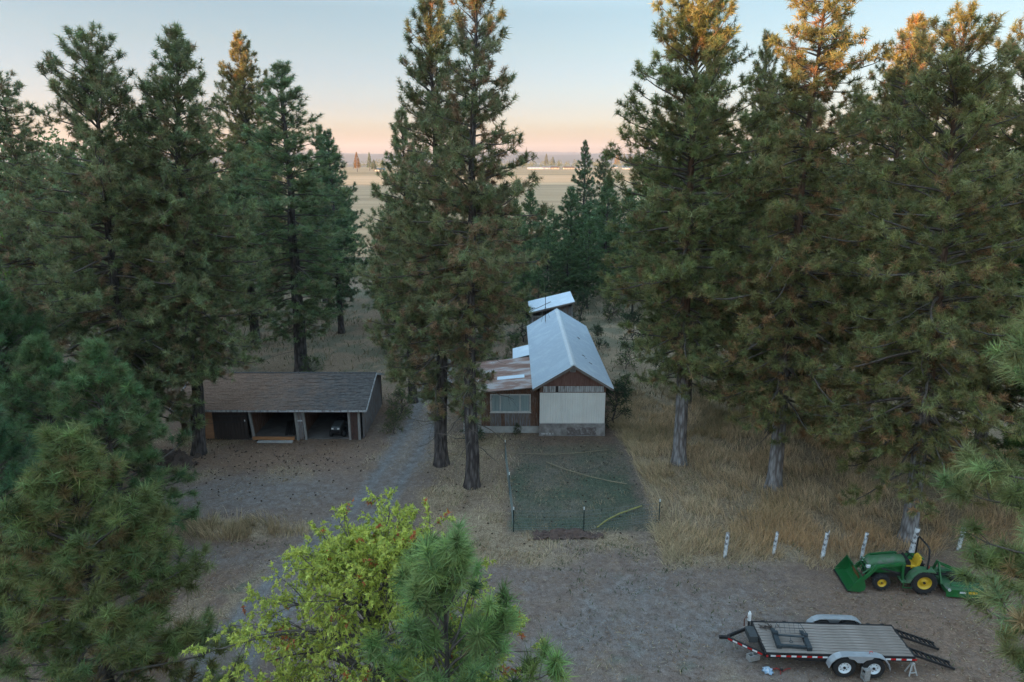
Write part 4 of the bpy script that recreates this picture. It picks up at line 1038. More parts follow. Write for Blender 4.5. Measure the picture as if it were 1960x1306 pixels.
# ------------------------------------------------------------------ tractor and cutter
def build_tractor():
    t = thing('compact_tractor', 'green compact tractor with front loader bucket and yellow seat', 'tractor', (14.56, 22.72, 0), R(-5.5)); t.scale = (.925, .925, .925)
    gp, yp = M['green_paint'], M['yellow_paint']
    for y, o_ in ((-.47, -1), (.47, 1)):
        wheel(t, (-.80, y, .325), .325, .21, .17, M['tyre'], yp, lugs=16, out=o_)
        wheel(t, (.76, y * 1.12, .485), .485, .33, .27, M['tyre'], yp, lugs=18, out=o_)
    MB().box((-1.15, -.17, .38), (.9, .17, .66)).build('chassis', M['dark_metal'], t, bevel=.02)
    MB().tube([(-.8, -.42, .33), (-.8, .42, .33)], .05, 8).build('front_axle', gp, t)
    MB().tube([(.76, -.5, .485), (.76, .5, .485)], .09, 10).build('rear_axle', gp, t)
    # bonnet: lofted, rounded, falling to the nose
    sec = [(-1.33, .66, .86, .16), (-1.31, .64, 1.0, .23), (-1.15, .63, 1.10, .27), (-.7, .66, 1.19, .285), (-.2, .70, 1.25, .285), (.12, .74, 1.27, .27), (.15, .78, 1.2, .24)]
    b = MB(); vs = []; fs = []; m = 9
    for x, z0, z1, w in sec:
        for k in range(m):
            a = math.pi * k / (m - 1); cx = math.cos(a); sn = math.sin(a)
            vs.append((x, -w * (abs(cx) ** .45) * (1 if cx > 0 else -1), z0 + (z1 - z0) * (sn ** .55)))
    for i in range(len(sec) - 1):
        fs += [(i * m + k, i * m + k + 1, (i + 1) * m + k + 1, (i + 1) * m + k) for k in range(m - 1)]
    fs += [tuple(range(m)), tuple((len(sec) - 1) * m + k for k in range(m))]
    b.add(vs, fs); hood = b.build('bonnet', M['dusty_green'], t, True)
    for sgn in (-1, 1):
        MB().prism([(-1.24, .66), (-1.2, .94), (-.3, 1.05), (.1, 1.06), (.1, .72), (-.9, .62)], sgn * .283, sgn * .3).build('bonnet_side', gp, hood, bevel=.01)
        MB().prism([(-1.12, .87), (-1.05, .915), (-.55, .995), (-.22, 1.02), (-.24, .99), (-.6, .955)], sgn * .302, sgn * .309).build('yellow_stripe', yp, hood)
        MB().box((.15, sgn * .302, .98), (.36, sgn * .309, 1.04)).build('side_mark', yp, hood)
        MB().prism([(-1.335, .8), (-1.325, .9), (-1.2, .93), (-1.21, .82)], sgn * .14, sgn * .3).build('headlight', pm('headlight_lens', (.75, .78, .8), None, 4, .2, spec=.6), hood)
    MB().box((-1.365, -.14, .58), (-1.325, .14, .86)).build('grille', M['black'], hood)
    MB().prism([(.14, .5), (.14, 1.22), (.22, 1.3), (.34, 1.12), (.4, .5)], -.26, .26).build('dashboard', M['dark_metal'], t, bevel=.02)
    st = MB().lathe([(.17, -.015), (.19, 0), (.17, .015), (.15, 0), (.17, -.015)], 20, 'z').build('steering_wheel', M['black'], t, True, (.36, 0, 1.36)); st.rotation_euler = (0, R(35), 0)
    MB().tube([(.25, 0, 1.22), (.36, 0, 1.36)], .025, 8).build('steering_column', M['black'], t)
    MB().box((-.08, -.6, .40), (.5, .6, .45)).build('platform', M['dusty_green'], t, bevel=.01)
    MB().bar((-.0, -.6, .4), (-.0, -.6, .2), .025).bar((.32, -.6, .4), (.32, -.6, .2), .025).bar((-.01, -.6, .2), (.33, -.6, .2), .03).build('step', gp, t)
    for sgn in (-1, 1):
        arc = [(.14, .46), (.26, .74), (.44, .95), (.62, 1.02), (1.06, 1.02), (1.14, .98), (1.14, .95), (.64, .985), (.48, .91), (.32, .72), (.22, .46)]
        MB().prism(arc, sgn * .3, sgn * .68).build('fender', M['dusty_green'] if sgn < 0 else gp, t, bevel=.012)
        MB().prism([(.2, .46), (.3, .74), (.48, .94), (.7, 1.0), (.95, .9), (.95, .5)], sgn * .27, sgn * .3).build('fender_wall', gp, t)
    s = MB().prism([(.26, .86), (.28, 1.0), (.34, 1.02), (.62, .97), (.66, .9), (.6, .84)], -.25, .25).build('seat', M['seat_yellow'], t, bevel=.04)
    m2 = Matrix.Translation((.62, 0, .97)) @ Matrix.Rotation(R(14), 4, 'Y')
    MB(m2).box((-.03, -.23, -.03), (.09, .23, .32)).box((-.03, -.17, .3), (.085, .17, .40)).build('backrest', M['seat_yellow'], s, bevel=.035)
    MB().box((.28, -.2, .62), (.7, .2, .86)).build('seat_base', M['black'], t)
    rp = MB().tube([(.86, -.5, .75), (.86, -.5, 1.55), (.84, -.47, 1.84), (.83, -.38, 1.95), (.83, .38, 1.95), (.84, .47, 1.84), (.86, .5, 1.55), (.86, .5, .75)], .036, 8).build('roll_bar', M['dark_metal'], t, True)
    MB().box((.9, -.45, 1.0), (.96, -.37, 1.12)).build('tail_light', pm('red_lens', (.5, .02, .02), None, 4, .3), t)
    for sgn in (-1, 1):
        y = sgn * .42
        MB().bar((.02, y, .4), (-.04, y, 1.14), .07, .16, (0, 1, 0)).build('loader_mast', gp, t, bevel=.01)
        la = MB(); la.prism([(.05, 1.07), (.06, 1.19), (-.1, 1.2), (-.95, 1.05), (-1.08, .98), (-1.62, .30), (-1.5, .24), (-.98, .88), (-.86, .94), (-.1, 1.08)], y - .04, y + .04)
        la.build('loader_arm', gp, t, bevel=.008)
        MB().tube([(-.15, y, .72), (-.62, y, .84), (-.95, y, .95)], [.035, .035, .02], 8).build('lift_cylinder', M['dark_metal'], t)
        MB().tube([(-1.0, y - sgn * .07, 1.02), (-1.5, y - sgn * .07, .58)], .028, 8).build('tilt_cylinder', gp, t)
    MB().bar((-1.2, -.42, .78), (-1.2, .42, .78), .08).build('cross_tube', gp, t)
    gg = MB()
    for y in (-.2, 0, .2): gg.bar((-1.4, y, .5), (-1.36, y, 1.02), .025)
    for z in (.55, .78, 1.0): gg.bar((-1.39, -.24, z), (-1.39, .24, z), .025)
    gg.build('brush_guard', gp, t)
    # bucket: bottom, curved back, top lip and two side plates
    sh = [(-2.16, .05), (-1.72, .03), (-1.6, .09), (-1.55, .22), (-1.59, .44), (-1.72, .70), (-1.70, .72), (-1.56, .45), (-1.52, .21), (-1.58, .06), (-1.7, 0.0), (-2.16, .03)]
    bk = MB(); bk.prism(sh, -.76, .76); bo = bk.build('bucket', gp, t)
    for sgn in (-1, 1):
        MB().prism([(-2.17, .03), (-1.7, .0), (-1.53, .1), (-1.5, .25), (-1.57, .5), (-1.71, .73), (-1.98, .32)], sgn * .76, sgn * .785).build('side_plate', gp, bo)
    MB().box((-2.22, -.77, .025), (-2.1, .77, .045)).build('cutting_edge', M['dark_metal'], bo)
    mm = MB(Matrix.Translation((-1.615, .12, .42)) @ Matrix.Rotation(R(-18), 4, 'Y')).box((-.004, -.4, -.16), (.006, .2, .1)).build('worn_patch', pm('rust_wear', (.30, .12, .04), (.2, .1, .05), 8, .8), bo)
build_tractor()
def build_cutter():
    t = thing('rotary_cutter', 'green rotary cutter deck hitched behind the tractor', 'mower deck', (16.55, 22.5, 0), R(-7))
    gp = M['green_paint']
    d = MB(); d.prism([(-.55, -.74), (.6, -.74), (.86, -.5), (.95, 0), (.86, .5), (.6, .74), (-.55, .74)], .30, .33, 'z'); deck = d.build('deck', M['dusty_green'], t)
    pts = [(-.55, -.74), (.6, -.74), (.86, -.5), (.95, 0), (.86, .5), (.6, .74), (-.55, .74)]
    sk = MB()
    for a, b in zip(pts[:-1], pts[1:]):
        a = Vector((*a, .19)); b = Vector((*b, .19)); sk.bar(a, b, .02, .29)
    sk.bar((-.545, -.74, .26), (-.545, .74, .26), .02, .14)
    sk.build('skirt', gp, t)
    ch = MB()
    for k in range(16):
        a = Vector((.62 + .3 * math.sin(k / 15 * math.pi), -.7 + 1.4 * k / 15, .2)); ch.tube([a, a + Vector((.02, 0, -.17))], .012, 5)
    ch.build('chain_guard', M['dark_metal'], t)
    MB().tube([(-.3, -.5, .36), (.65, -.5, .36)], .05, 6).tube([(-.3, .5, .36), (.65, .5, .36)], .05, 6).build('deck_ribs', gp, t)
    MB().box((-.18, -.2, .33), (.22, .2, .52)).build('gearbox', M['dark_metal'], t, bevel=.03)
    MB().tube([(-.9, 0, .5), (-.1, 0, .5)], .06, 8).build('drive_shaft', M['black'], t)
    MB().bar((-.6, -.38, .32), (-.62, -.06, 1.02), .05, .08).bar((-.6, .38, .32), (-.62, .06, 1.02), .05, .08).build('a_frame', gp, t)
    MB().bar((-.6, -.05, .98), (.82, -.18, .38), .03, .06).bar((-.6, .05, .98), (.82, .18, .38), .03, .06).build('brace', gp, t)
    MB().box((.8, -.12, .3), (1.05, .12, .4)).bar((1.05, -.08, .38), (1.32, -.08, .22), .03).bar((1.05, .08, .38), (1.32, .08, .22), .03).build('tail_arm', gp, t)
    wheel(t, (1.32, 0, .2), .2, .1, .1, pm('worn_tan_wheel', (.34, .24, .17), (.25, .18, .13), 5, .9), M['post_wood'], n=18)
    MB().box((-.1, -.757, .215), (.12, -.752, .285)).build('white_decal', M['white_trim'], t)
    MB().box((.2, -.757, .205), (.5, -.752, .30)).build('yellow_decal', M['yellow_paint'], t)
    MB().lathe([(.05, -.02), (.05, .02), (.001, .02)], 12, c=(-.48, -.78, .34)).build('pin', M['white_trim'], t)
build_cutter()

# ------------------------------------------------------------------ flatbed trailer
M['deck_wood'] = pm('weathered_deck_plank', (.31, .27, .24), (.235, .2, .175), 3, .9, stretch=(.5, 6, 6), bp=.3, c3=(.19, .155, .13))
M['galv'] = pm('galvanised_fender', (.52, .55, .58), (.44, .47, .5), 4, .4, .5)
M['red_tape'] = pm('red_reflective_tape', (.55, .02, .02), None, 6, .35)
M['white_tape'] = pm('white_reflective_tape', (.75, .76, .76), (.66, .67, .67), 6, .35)
M['white_rim'] = pm('white_wheel_rim', (.70, .76, .80), (.62, .68, .72), 6, .45)
M['block'] = pm('cinder_block_grey', (.34, .335, .32), (.26, .25, .24), 12, .95, bp=.5)
def build_trailer():
    t = thing('flatbed_trailer', 'tandem-axle flatbed trailer with plank deck and red-white tape', 'trailer', (10.24, 18.80, 0), R(-2.4))
    L, W, z = 2.30, .76, .62
    n = 11; w = 2 * (W - .03) / n; rng = random.Random(5)
    sh = MB().box((-L + .06, -w / 2 + .009, 0), (L - .04, w / 2 - .009, .042)).mesh('deck_plank'); sh.materials.append(M['deck_wood'])
    for k in range(n):
        o = link('deck_plank', sh, None, t, (rng.uniform(-.012, .012), -W + .03 + w * (k + .5), z - .03 + rng.uniform(-.004, .004)))
    dm = M['dark_metal']
    MB().box((-L, -W, z - .16), (L, -W + .045, z + .012)).build('side_rail', dm, t); MB().box((-L, W - .045, z - .16), (L, W, z + .03)).build('side_rail', dm, t)
    MB().box((-L - .001, -W + .046, z - .14), (-L + .05, W - .046, z + .02)).build('end_rail', dm, t); MB().box((L - .03, -W + .046, z - .15), (L + .02, W - .046, z + .005)).build('end_rail', dm, t)
    for x in (-1.5, -.7, .1, .9, 1.7): MB().box((x - .03, -W + .05, z - .14), (x + .03, W - .05, z - .035)).build('cross_member', dm, t)
    MB().bar((-L, -W + .1, z - .12), (-3.22, .06, .5), .06, .1).bar((-L, W - .1, z - .12), (-3.22, .14, .5), .06, .1).build('tongue', dm, t)
    MB().bar((-3.15, .1, .5), (-3.5, .1, .5), .09, .08).build('coupler', dm, t)
    MB().box((-2.62, -.2, .55), (-2.36, .32, .78)).build('tongue_box', M['grey_hood'], t, bevel=.01)
    jk = MB().tube([(-2.38, .70, .15), (-2.38, .70, .72)], .035, 8).build('jack_post', dm, t)
    MB().tube([(-2.38, .70, .72), (-2.38, .70, .98)], [.06, .06], 10).tube([(-2.38, .70, .98), (-2.38, .70, 1.06)], [.055, .02], 10).build('jack_cover', M['white_tape'], jk)
    MB().tube([(-2.55, .62, .55), (-2.56, .62, .82), (-2.5, .64, .9), (-2.46, .66, .84)], .022, 6).build('hook', pm('rusty_hook', (.16, .07, .05), None, 5, .8), t)
    # tape along near rail and tongue
    x = -2.12; k = 0
    while x < 2.2:
        if not (-.42 < x < 1.36):
            MB().box((x, -W - .005, z - .115), (x + .155, -W - .001, z - .055)).build('white_tape' if k % 2 == 0 else 'red_tape', M['white_tape' if k % 2 == 0 else 'red_tape'], t)
        x += .16; k += 1
    p0 = Vector((-L, -W + .1, z - .12)); p1 = Vector((-3.22, .06, .5)); d = (p1 - p0); nn_ = Vector((d.y, -d.x, 0)).normalized()
    if nn_.y > 0: nn_ = -nn_
    for k in range(7):
        a = p0 + d * (k / 7.2 + .03) + nn_ * .034; b = p0 + d * ((k + .93) / 7.2 + .03) + nn_ * .034
        MB().bar(a, b, .004, .06).build('red_tape' if k % 2 == 0 else 'white_tape', M['red_tape' if k % 2 == 0 else 'white_tape'], t)
    MB().box((-2.26, -W - .02, z - .12), (-2.2, -W - .001, z - .06)).build('side_marker', M['red_tape'], t)
    # fenders: rounded top band, plus a skirt that dips between the wheels on the near side
    for sgn in (-1, 1):
        prof = [(-.42, .36), (-.36, .55), (-.22, .70), (-.05, .775), (.12, .79), (.92, .79), (1.09, .775), (1.26, .70), (1.40, .55), (1.46, .36)]
        inn = [(a + (.02 if a < .5 else -.02), b - .02) for a, b in prof][::-1]
        fo = MB(); fo.prism(prof + inn, sgn * (W + .012), sgn * (W + .25)); fob = fo.build('fender', M['galv'], t)
        ys = (W + .235) if sgn < 0 else (W + .012)
        if sgn < 0: MB().prism([(.12, .77), (.92, .77), (.86, .70), (.70, .66), (.60, .56), (.44, .56), (.34, .66), (.18, .70)], sgn * (W + .235), sgn * (W + .246)).build('skirt', M['galv'], fob)
        else: MB().prism([p for p in prof] + [(1.46, .3), (-.42, .3)], sgn * (W + .2), sgn * (W + .21)).build('skirt', M['galv'], fob)
        for x in (.08, .97):
            wheel(t, (x, sgn * (W + .135), .345), .345, .21, .19, M['tyre'], M['white_rim'], holes=8, out=sgn, n=32, hub=.28)
    for x in (.08, .97): MB().tube([(x, -W - .05, .345), (x, W + .05, .345)], .04, 8).build('axle', dm, t)
    MB().prism([(-1.5, .46), (-1.2, .36), (-.4, .36), (-.3, .46)], -W + .02, -W + .06).build('frame_gusset', dm, t)
    MB().tube([(.83, -W - .1, .8), (.83, -W - .1, .86), (.88, -W - .1, .88), (.92, -W - .1, .84)], .012, 5).build('red_hook', M['red_tape'], t)
    for y in (-.40, .50):
        p = MB(); a0, a1 = Vector((2.31, y, .56)), Vector((3.72, y + .05, .03))
        for s_ in (-.15, .15): p.bar(a0 + Vector((0, s_, 0)), a1 + Vector((0, s_, 0)), .04, .07)
        for k in range(9):
            c = a0.lerp(a1, (k + .5) / 9); p.bar(c + Vector((0, -.15, 0)), c + Vector((0, .15, 0)), .03, .05)
        p.build('ramp', dm, t)
    for x in (-1.9, -1.2, 1.55, 2.0): MB().box((x - .06, W + .001, z - .03), (x + .06, W + .03, z + .035)).build('stake_pocket', dm, t)
build_trailer()
def cinder(loc, rz, label, upright=True):
    b = MB(); w, l, h = .19, .39, .19
    b.box((-l / 2, -w / 2, 0), (l / 2, -w / 2 + .035, h)); b.box((-l / 2, w / 2 - .035, 0), (l / 2, w / 2, h))
    for x in (-l / 2, -.018, l / 2 - .036): b.box((x, -w / 2 + .035, 0), (x + .036, w / 2 - .035, h))
    o = b.build('cinder_block', M['block'], None); o.location = loc; tag(o, label, 'block', 'grey cinder blocks around the trailer')
    o.rotation_euler = (R(90), R(90), rz) if upright else (0, 0, rz)
    return o
o = cinder((10.82, 17.83, .195), .1, 'grey cinder block standing between the two trailer wheels')
o.rotation_euler = (0, R(90), .25); o.location = (10.82, 17.72, .195)
cinder((7.75, 18.62, 0), .3, 'grey cinder block on the ground under the trailer tongue', False)
js = thing('jack_stand', 'pale A-shaped jack stand under rear corner of the trailer', 'jack stand', (12.47, 17.98, 0), .1)
MB().bar((-.13, -.1, 0), (-.03, -.02, .36), .035).bar((.13, -.1, 0), (.03, -.02, .36), .035).bar((-.12, .12, 0), (-.03, .03, .36), .035).bar((.12, .12, 0), (.03, .03, .36), .035).build('leg', M['pale_concrete'], js)
MB().box((-.05, -.05, .34), (.05, .05, .4)).tube([(0, 0, .38), (0, 0, .45)], .02, 8).build('head', M['pale_concrete'], js)
MB().bar((-.1, -.08, .1), (.1, -.08, .1), .03).build('brace', M['pale_concrete'], js)
# fork frame lying on the deck
fk = thing('fork_frame', 'dark steel fork-carriage frame with wire backrest lying on trailer deck', 'fork frame', (8.93, 18.73, .645), R(-7))
fm = pm('blue_grey_steel', (.045, .058, .066), (.06, .072, .08), 4, .5, .3)
for x in (-.46, .46):
    MB().box((x - .075, -.48, 0), (x + .075, .02, .13)).box((x - .075, .02, 0), (x + .075, .12, .22)).box((x - .06, .121, 0), (x + .06, .46, .05)).build('upright', fm, fk, bevel=.01)
MB().tube([(-.39, -.02, .16), (.39, -.02, .16)], .035, 8).build('upper_bar', fm, fk)
MB().box((-.385, -.42, .02), (.385, -.34, .09)).build('lower_bar', fm, fk)
wb = MB().tube([(-.5, .1, .2), (-.36, .36, .36), (.36, .36, .36), (.5, .1, .2)], .012, 6)
for k in range(5): x = -.3 + .15 * k; wb.tube([(x, .08, .18), (x, .36, .36)], .006, 5)
wb.tube([(-.44, .22, .27), (.44, .22, .27)], .006, 5).build('wire_backrest', fm, fk)
MB().lathe([(.05, -.012), (.062, 0), (.05, .012), (.04, 0), (.05, -.012)], 14, 'z', (-.02, -.16, .05)).build('ring', fm, fk)
MB().tube([(-.02, -.1, .05), (-.02, -.02, .13)], .008, 5).build('strap', fm, fk)
ch = MB(); rng = random.Random(8)
for k in range(26):
    c = Vector((rng.gauss(0, .16), rng.gauss(0, .06), .02 + rng.random() * .04)); a = rng.random() * 6.3
    m = Matrix.Translation(c) @ Matrix.Rotation(a, 4, 'Z') @ Matrix.Rotation(rng.uniform(-1, 1), 4, 'X')
    ch.m = m; ch.lathe([(.035, -.008), (.043, 0), (.035, .008), (.027, 0), (.035, -.008)], 8, 'z')
o = ch.build('chain_pile', pm('rusty_chain', (.12, .09, .075), (.06, .05, .045), 20, .7, .5)); o.location = (8.42, 19.32, .64); tag(o, 'small heap of rusty chain at front corner of trailer deck', 'chain')
# litter beside the trailer
bm_ = bmesh.new(); bmesh.ops.create_icosphere(bm_, subdivisions=3, radius=.16)
for v in bm_.verts:
    n_ = math.sin(v.co.x * 37) * math.cos(v.co.y * 41 + v.co.z * 29); v.co *= 1 + .28 * n_; v.co.z = max(-.0, v.co.z) * .6
me = bpy.data.meshes.new('crumpled_bag'); bm_.to_mesh(me); bm_.free()
o = link('crumpled_bag', me, pm('blue_white_plastic', (.55, .62, .68), (.22, .38, .55), 14, .5, lo=.42, hi=.58), loc=(8.03, 18.1, 0)); tag(o, 'crumpled blue and white plastic bag on gravel near trailer', 'bag')
rj = thing('tie_down_strap', 'tangled red strap on the gravel beside the plastic bag', 'strap', (8.45, 18.08, 0))
MB().tube([(-.25, .08, .02), (-.1, .05, .06), (.05, -.02, .03), (.2, .05, .05), (.33, .1, .02)], .02, 6).tube([(-.12, .14, .02), (-.02, 0, .05), (-.08, -.15, .02)], .016, 6).build('webbing', pm('faded_red', (.30, .05, .04), (.22, .04, .035), 8, .8), rj)
MB().box((-.05, -.03, .03), (.05, .03, .08)).build('buckle', M['dark_metal'], rj)

# ------------------------------------------------------------------ fences
M['birch'] = pm('flaking_white_post', (.62, .64, .65), (.5, .51, .52), 7, .8, stretch=(1, 1, .8), c3=(.10, .09, .085), lo=.40, hi=.60, bp=.3)
PL = ['leftmost white flaking post, alone at the grass edge', 'second white flaking post from the left along dry grass', 'third white post, tilted, with a stub branch on top', 'white post right behind the tractor bucket', 'stout white post right behind the tractor seat', 'white post half hidden by pine boughs behind the cutter']
for k, (px, py, hh, r_, tx) in enumerate([(1387, 1066, 1.08, .07, .05), (1480, 1061, 1.0, .065, .07), (1573, 1068, 1.12, .078, .1), (1648, 1068, 1.12, .065, .1), (1742, 1064, 1.25, .1, .13), (1834, 1052, 1.0, .085, .08)]):
    p = G(px, py); rng = random.Random(k); b = MB(); n = 7
    b.tube([(tx * q / (n - 1) + rng.uniform(-.008, .008), rng.uniform(-.008, .008), -.25 + (hh + .25) * q / (n - 1)) for q in range(n)], [r_ * rng.uniform(.9, 1.08) for q in range(n)], 10)
    t = thing('wooden_post', PL[k], 'fence post', p, 0, 'white posts along the edge of the dry grass')
    b.build('shaft', M['birch'], t, True)
    MB().tube([(tx, 0, hh - .02), (tx + .005, 0, hh + .012)], [r_ * .95, r_ * .8], 10).build('cap', M['post_wood'], t)
    if k == 2: MB().tube([(tx + .03, 0, hh - .15), (tx + .08, 0, hh + .1)], [.03, .015], 6).build('stub', M['birch'], t)
wfz = thing('wire_fence', 'green steel T-posts with thin wire mesh around the garden plot', 'fence', (.07, 26.56, 0))
M['tpost'] = pm('green_black_steel', (.02, .04, .035), (.03, .05, .04), 5, .6); M['tip'] = pm('white_tip', (.7, .72, .7), None, 5, .6)
W0 = Vector((.07, 26.56, 0)); tps = [G(967, 880), G(975, 946), G(983, 1016), G(1117, 1016), G(1261, 1000)]
for p in tps:
    q = p - W0; b = MB().bar(q + Vector((0, 0, -.3)), q + Vector((0, 0, 1.0)), .05, .012, (0, 1, 0)).bar(q + Vector((0, .015, -.3)), q + Vector((0, .015, 1.0)), .012, .04, (0, 1, 0))
    for k in range(8): b.box(q + Vector((-.012, -.02, .1 + k * .11)), q + Vector((.012, -.008, .12 + k * .11)))
    po = b.build('post', M['tpost'], wfz)
    MB().bar(q + Vector((0, 0, 1.0)), q + Vector((0, 0, 1.13)), .052, .03, (0, 1, 0)).build('tip', M['tip'], po)
wm = MB()
for a, b_ in zip(tps[:-1], tps[1:]):
    a = a - W0; b_ = b_ - W0; n = int((b_ - a).length / .18)
    for z in (.06, .16, .28, .42, .58, .76, .95): wm.bar(a + Vector((0, -.022, z)), b_ + Vector((0, -.022, z)), .008)
    for k in range(n + 1):
        c = a.lerp(b_, k / n); wm.bar(c + Vector((0, -.027, .05)), c + Vector((0, -.027, .96)), .006)
wm.build('wire_mesh', pm('galvanised_wire', (.22, .27, .26), None, 5, .5, .5), wfz)
# soil heap and hoses in the plot
def heap(name, c, rx, ry, h, mat, label, cat, seed):
    n = 40; u = np.linspace(-1, 1, n); X, Y = np.meshgrid(u, u); r = np.hypot(X, Y) + (fbm(X * 4.5 + 5, Y * 2.2 + 5, seed) - .5) * 1.5
    z = h * np.clip(1 - r ** 2, -.2, 1) * (.35 + 1.3 * fbm(X * 9 + 9, Y * 6, seed + 1)); V = np.stack([X.ravel() * rx, Y.ravel() * ry, z.ravel() - .02], -1)
    i = np.arange((n - 1) * n).reshape(n - 1, n)[:, :-1].ravel()
    return tag(link(name, np_mesh(name, V, np.stack([i, i + 1, i + n + 1, i + n], -1), smooth=True, k=4), mat, loc=c), label, cat)
M['soil'] = pm('dark_dug_soil', (.085, .055, .046), (.13, .09, .075), 9, .98, bp=.6, c3=(.06, .042, .038))
heap('soil_mound', (2.4, 26.15, 0), 1.5, .32, .26, M['soil'], 'low ridge of dark dug soil along the garden fence', 'soil', 3)
heap('needle_pile', (-18.2, 33.2, 0), 1.6, 1.3, .5, pm('dark_needle_duff', (.06, .042, .035), (.1, .07, .055), 10, .98, bp=.6), 'dark pile of needles and duff between the two left pine trunks', 'debris pile', 6)
hz = lambda px, py: G(px, py) + Vector((0, 0, .04))
o = MB().tube([hz(1143, 1012) + Vector((0, 0, .02)), hz(1160, 1000) + Vector((0, 0, .05)), hz(1185, 987) + Vector((0, 0, .05)), hz(1208, 977), hz(1228, 970)], .035, 8).build('garden_hose', pm('yellow_green_hose', (.36, .33, .10), (.28, .26, .09), 5, .6)); tag(o, 'thick yellowish hose running out of the dug soil', 'hose')
o = MB().tube([hz(1046, 886), hz(1085, 901), hz(1130, 914), hz(1165, 922), hz(1200, 928)], .022, 6).build('garden_hose', pm('tan_hose', (.30, .25, .16), (.24, .2, .13), 5, .7)); tag(o, 'tan hose lying diagonally across the garden plot', 'hose')
o = MB().tube([hz(972, 868), hz(1010, 870), hz(1060, 871), hz(1110, 868), hz(1165, 862)], .016, 6).build('garden_hose', bpy.data.materials['tan_hose']); tag(o, 'thin pale hose across the plot nearest the house', 'hose')

# ------------------------------------------------------------------ grass, cones, litter
def blades(name, label, x, y, h, w, lean, az, col, seed):
    rng = rs(seed); n = len(x); z = ground_z(x, y) - .02
    P = np.stack([x, y, z], -1); D = np.stack([np.cos(az), np.sin(az), np.zeros(n)], -1)
    tw = rng.uniform(0, 6.28, n); S = np.stack([np.cos(tw), np.sin(tw), np.zeros(n)], -1) * w[:, None]
    Mid = P + D * (h * lean * .38)[:, None]; Mid[:, 2] += h * (1 - .2 * lean) * .55
    Tip = P + D * (h * lean)[:, None]; Tip[:, 2] += h * np.sqrt(np.clip(1 - (lean * .85) ** 2, .04, 1)) * .95
    V = np.stack([P - S, P + S, Mid + S * .8, Mid - S * .8, Tip], 1).reshape(-1, 3); b = np.arange(n)[:, None] * 5
    F = np.concatenate([b + [0, 1, 2], b + [0, 2, 3], b + [3, 2, 4]]); Cc = np.repeat(col, 5, 0)
    sh = np.tile(np.array([.85, .85, 1, 1, 1.1]), n)[:, None]; TRIS[0] += len(F)
    o = link(name, np_mesh(name, V, F, Cc * sh), M['blades']); return tag(o, label, 'grass', kind='stuff')
def pick(rng, n, x0, x1, y0, y1, dens):
    x = rng.uniform(x0, x1, n); y = rng.uniform(y0, y1, n); k = rng.uniform(0, 1, n) < dens(x, y); return x[k], y[k]
def clumpy(x, y, f, seed): return fbm(x * f, y * f, seed, 3)
def grass_cols(rng, x, y, a, b, c=None, f=.5, seed=3, cp=.0):
    n = len(x); m = np.clip((clumpy(x, y, f, seed) - .3) / .4 + rng.normal(0, .2, n), 0, 1)[:, None]
    col = (np.array(a) * (1 - m) + np.array(b) * m) * rng.uniform(.65, 1.3, (n, 1))
    if c is not None:
        k = rng.uniform(0, 1, n) < cp; col[k] = np.array(c) * rng.uniform(.7, 1.2, (k.sum(), 1))
    return col
rg = rs(71)
TREES_XY = [(8.89, 33.5), (12.85, 30.6), (16.83, 25.9)]
x, y = pick(rg, 165000, 5.8, 27, 23.2, 47, lambda x, y: sst(-.1, .45, x - field_edge(y)) * sst(23.7, 24.7, y + (fbm(x, y, 8) - .5) * 1.6 - .9 * sst(13.5, 15.5, x)) * (.12 + .98 * sst(.34, .58, fbm(x * .8, y * .8, 77))) * (1 - .55 * sst(36, 47, y)) * np.where(x > 18, .5, 1))
fl = fbm(x * .16, y * .16, 55, 3) * 7 + fbm(x * .9, y * .9, 57, 3) * 7
ed = np.exp(-np.clip(x - field_edge(y), 0, 9) / 1.2)
h = (.34 + .34 * fbm(x * .5, y * .5, 61)) * rg.uniform(.6, 1.25, len(x)) * (1 - .45 * sst(38, 46, y)) * (1 + .25 * ed)
ln = np.clip(.5 + .55 * (fbm(x * .5, y * .5, 63) - .3) + .3 * ed + rg.normal(0, .26, len(x)), .05, 1.08)
az = np.where(rg.uniform(0, 1, len(x)) < ed * .7, math.pi * .85 + rg.normal(0, .5, len(x)), fl + rg.normal(0, 1.1, len(x)))
col = grass_cols(rg, x, y, (.54, .37, .20), (.68, .50, .32), (.20, .20, .10), .35, 64, .14)
warm = sst(29, 25.5, y)[:, None] * .6 * sst(8, 12, x)[:, None]; col = col * (1 - warm) + np.array([.55, .32, .15]) * rg.uniform(.7, 1.25, (len(x), 1)) * warm
gm = (sst(34, 40, y) * sst(.4, .6, fbm(x * .3, y * .3, 66)))[:, None] * .55; col = col * (1 - gm) + np.array([.17, .16, .085]) * gm
fr_ = (sst(25.2, 24.0, y) * .6)[:, None]; col = col * (1 - fr_) + np.array([.50, .42, .28]) * rg.uniform(.6, 1.25, (len(x), 1)) * fr_; h = h * (1 - .5 * fr_[:, 0])
edc = (ed * .5)[:, None]; col = col * (1 - edc) + np.array([.56, .46, .28]) * edc
blades('tall_dry_grass', 'tall wind-laid dry tan grass right of the house and garden', x, y, h, np.full(len(x), .009) * (1 + (y > 34) * .4), ln, az, col, 1)
def sp_d(x, y):
    w = weights(x, y); return np.clip(w[:, 1] * 1.1, 0, 1) * sst(.36, .56, fbm(x * 1.3, y * 1.3, 88)) * (1 - w[:, 0])
x, y = pick(rg, 190000, -22, 9.5, 18, 45, sp_d)
n = len(x)
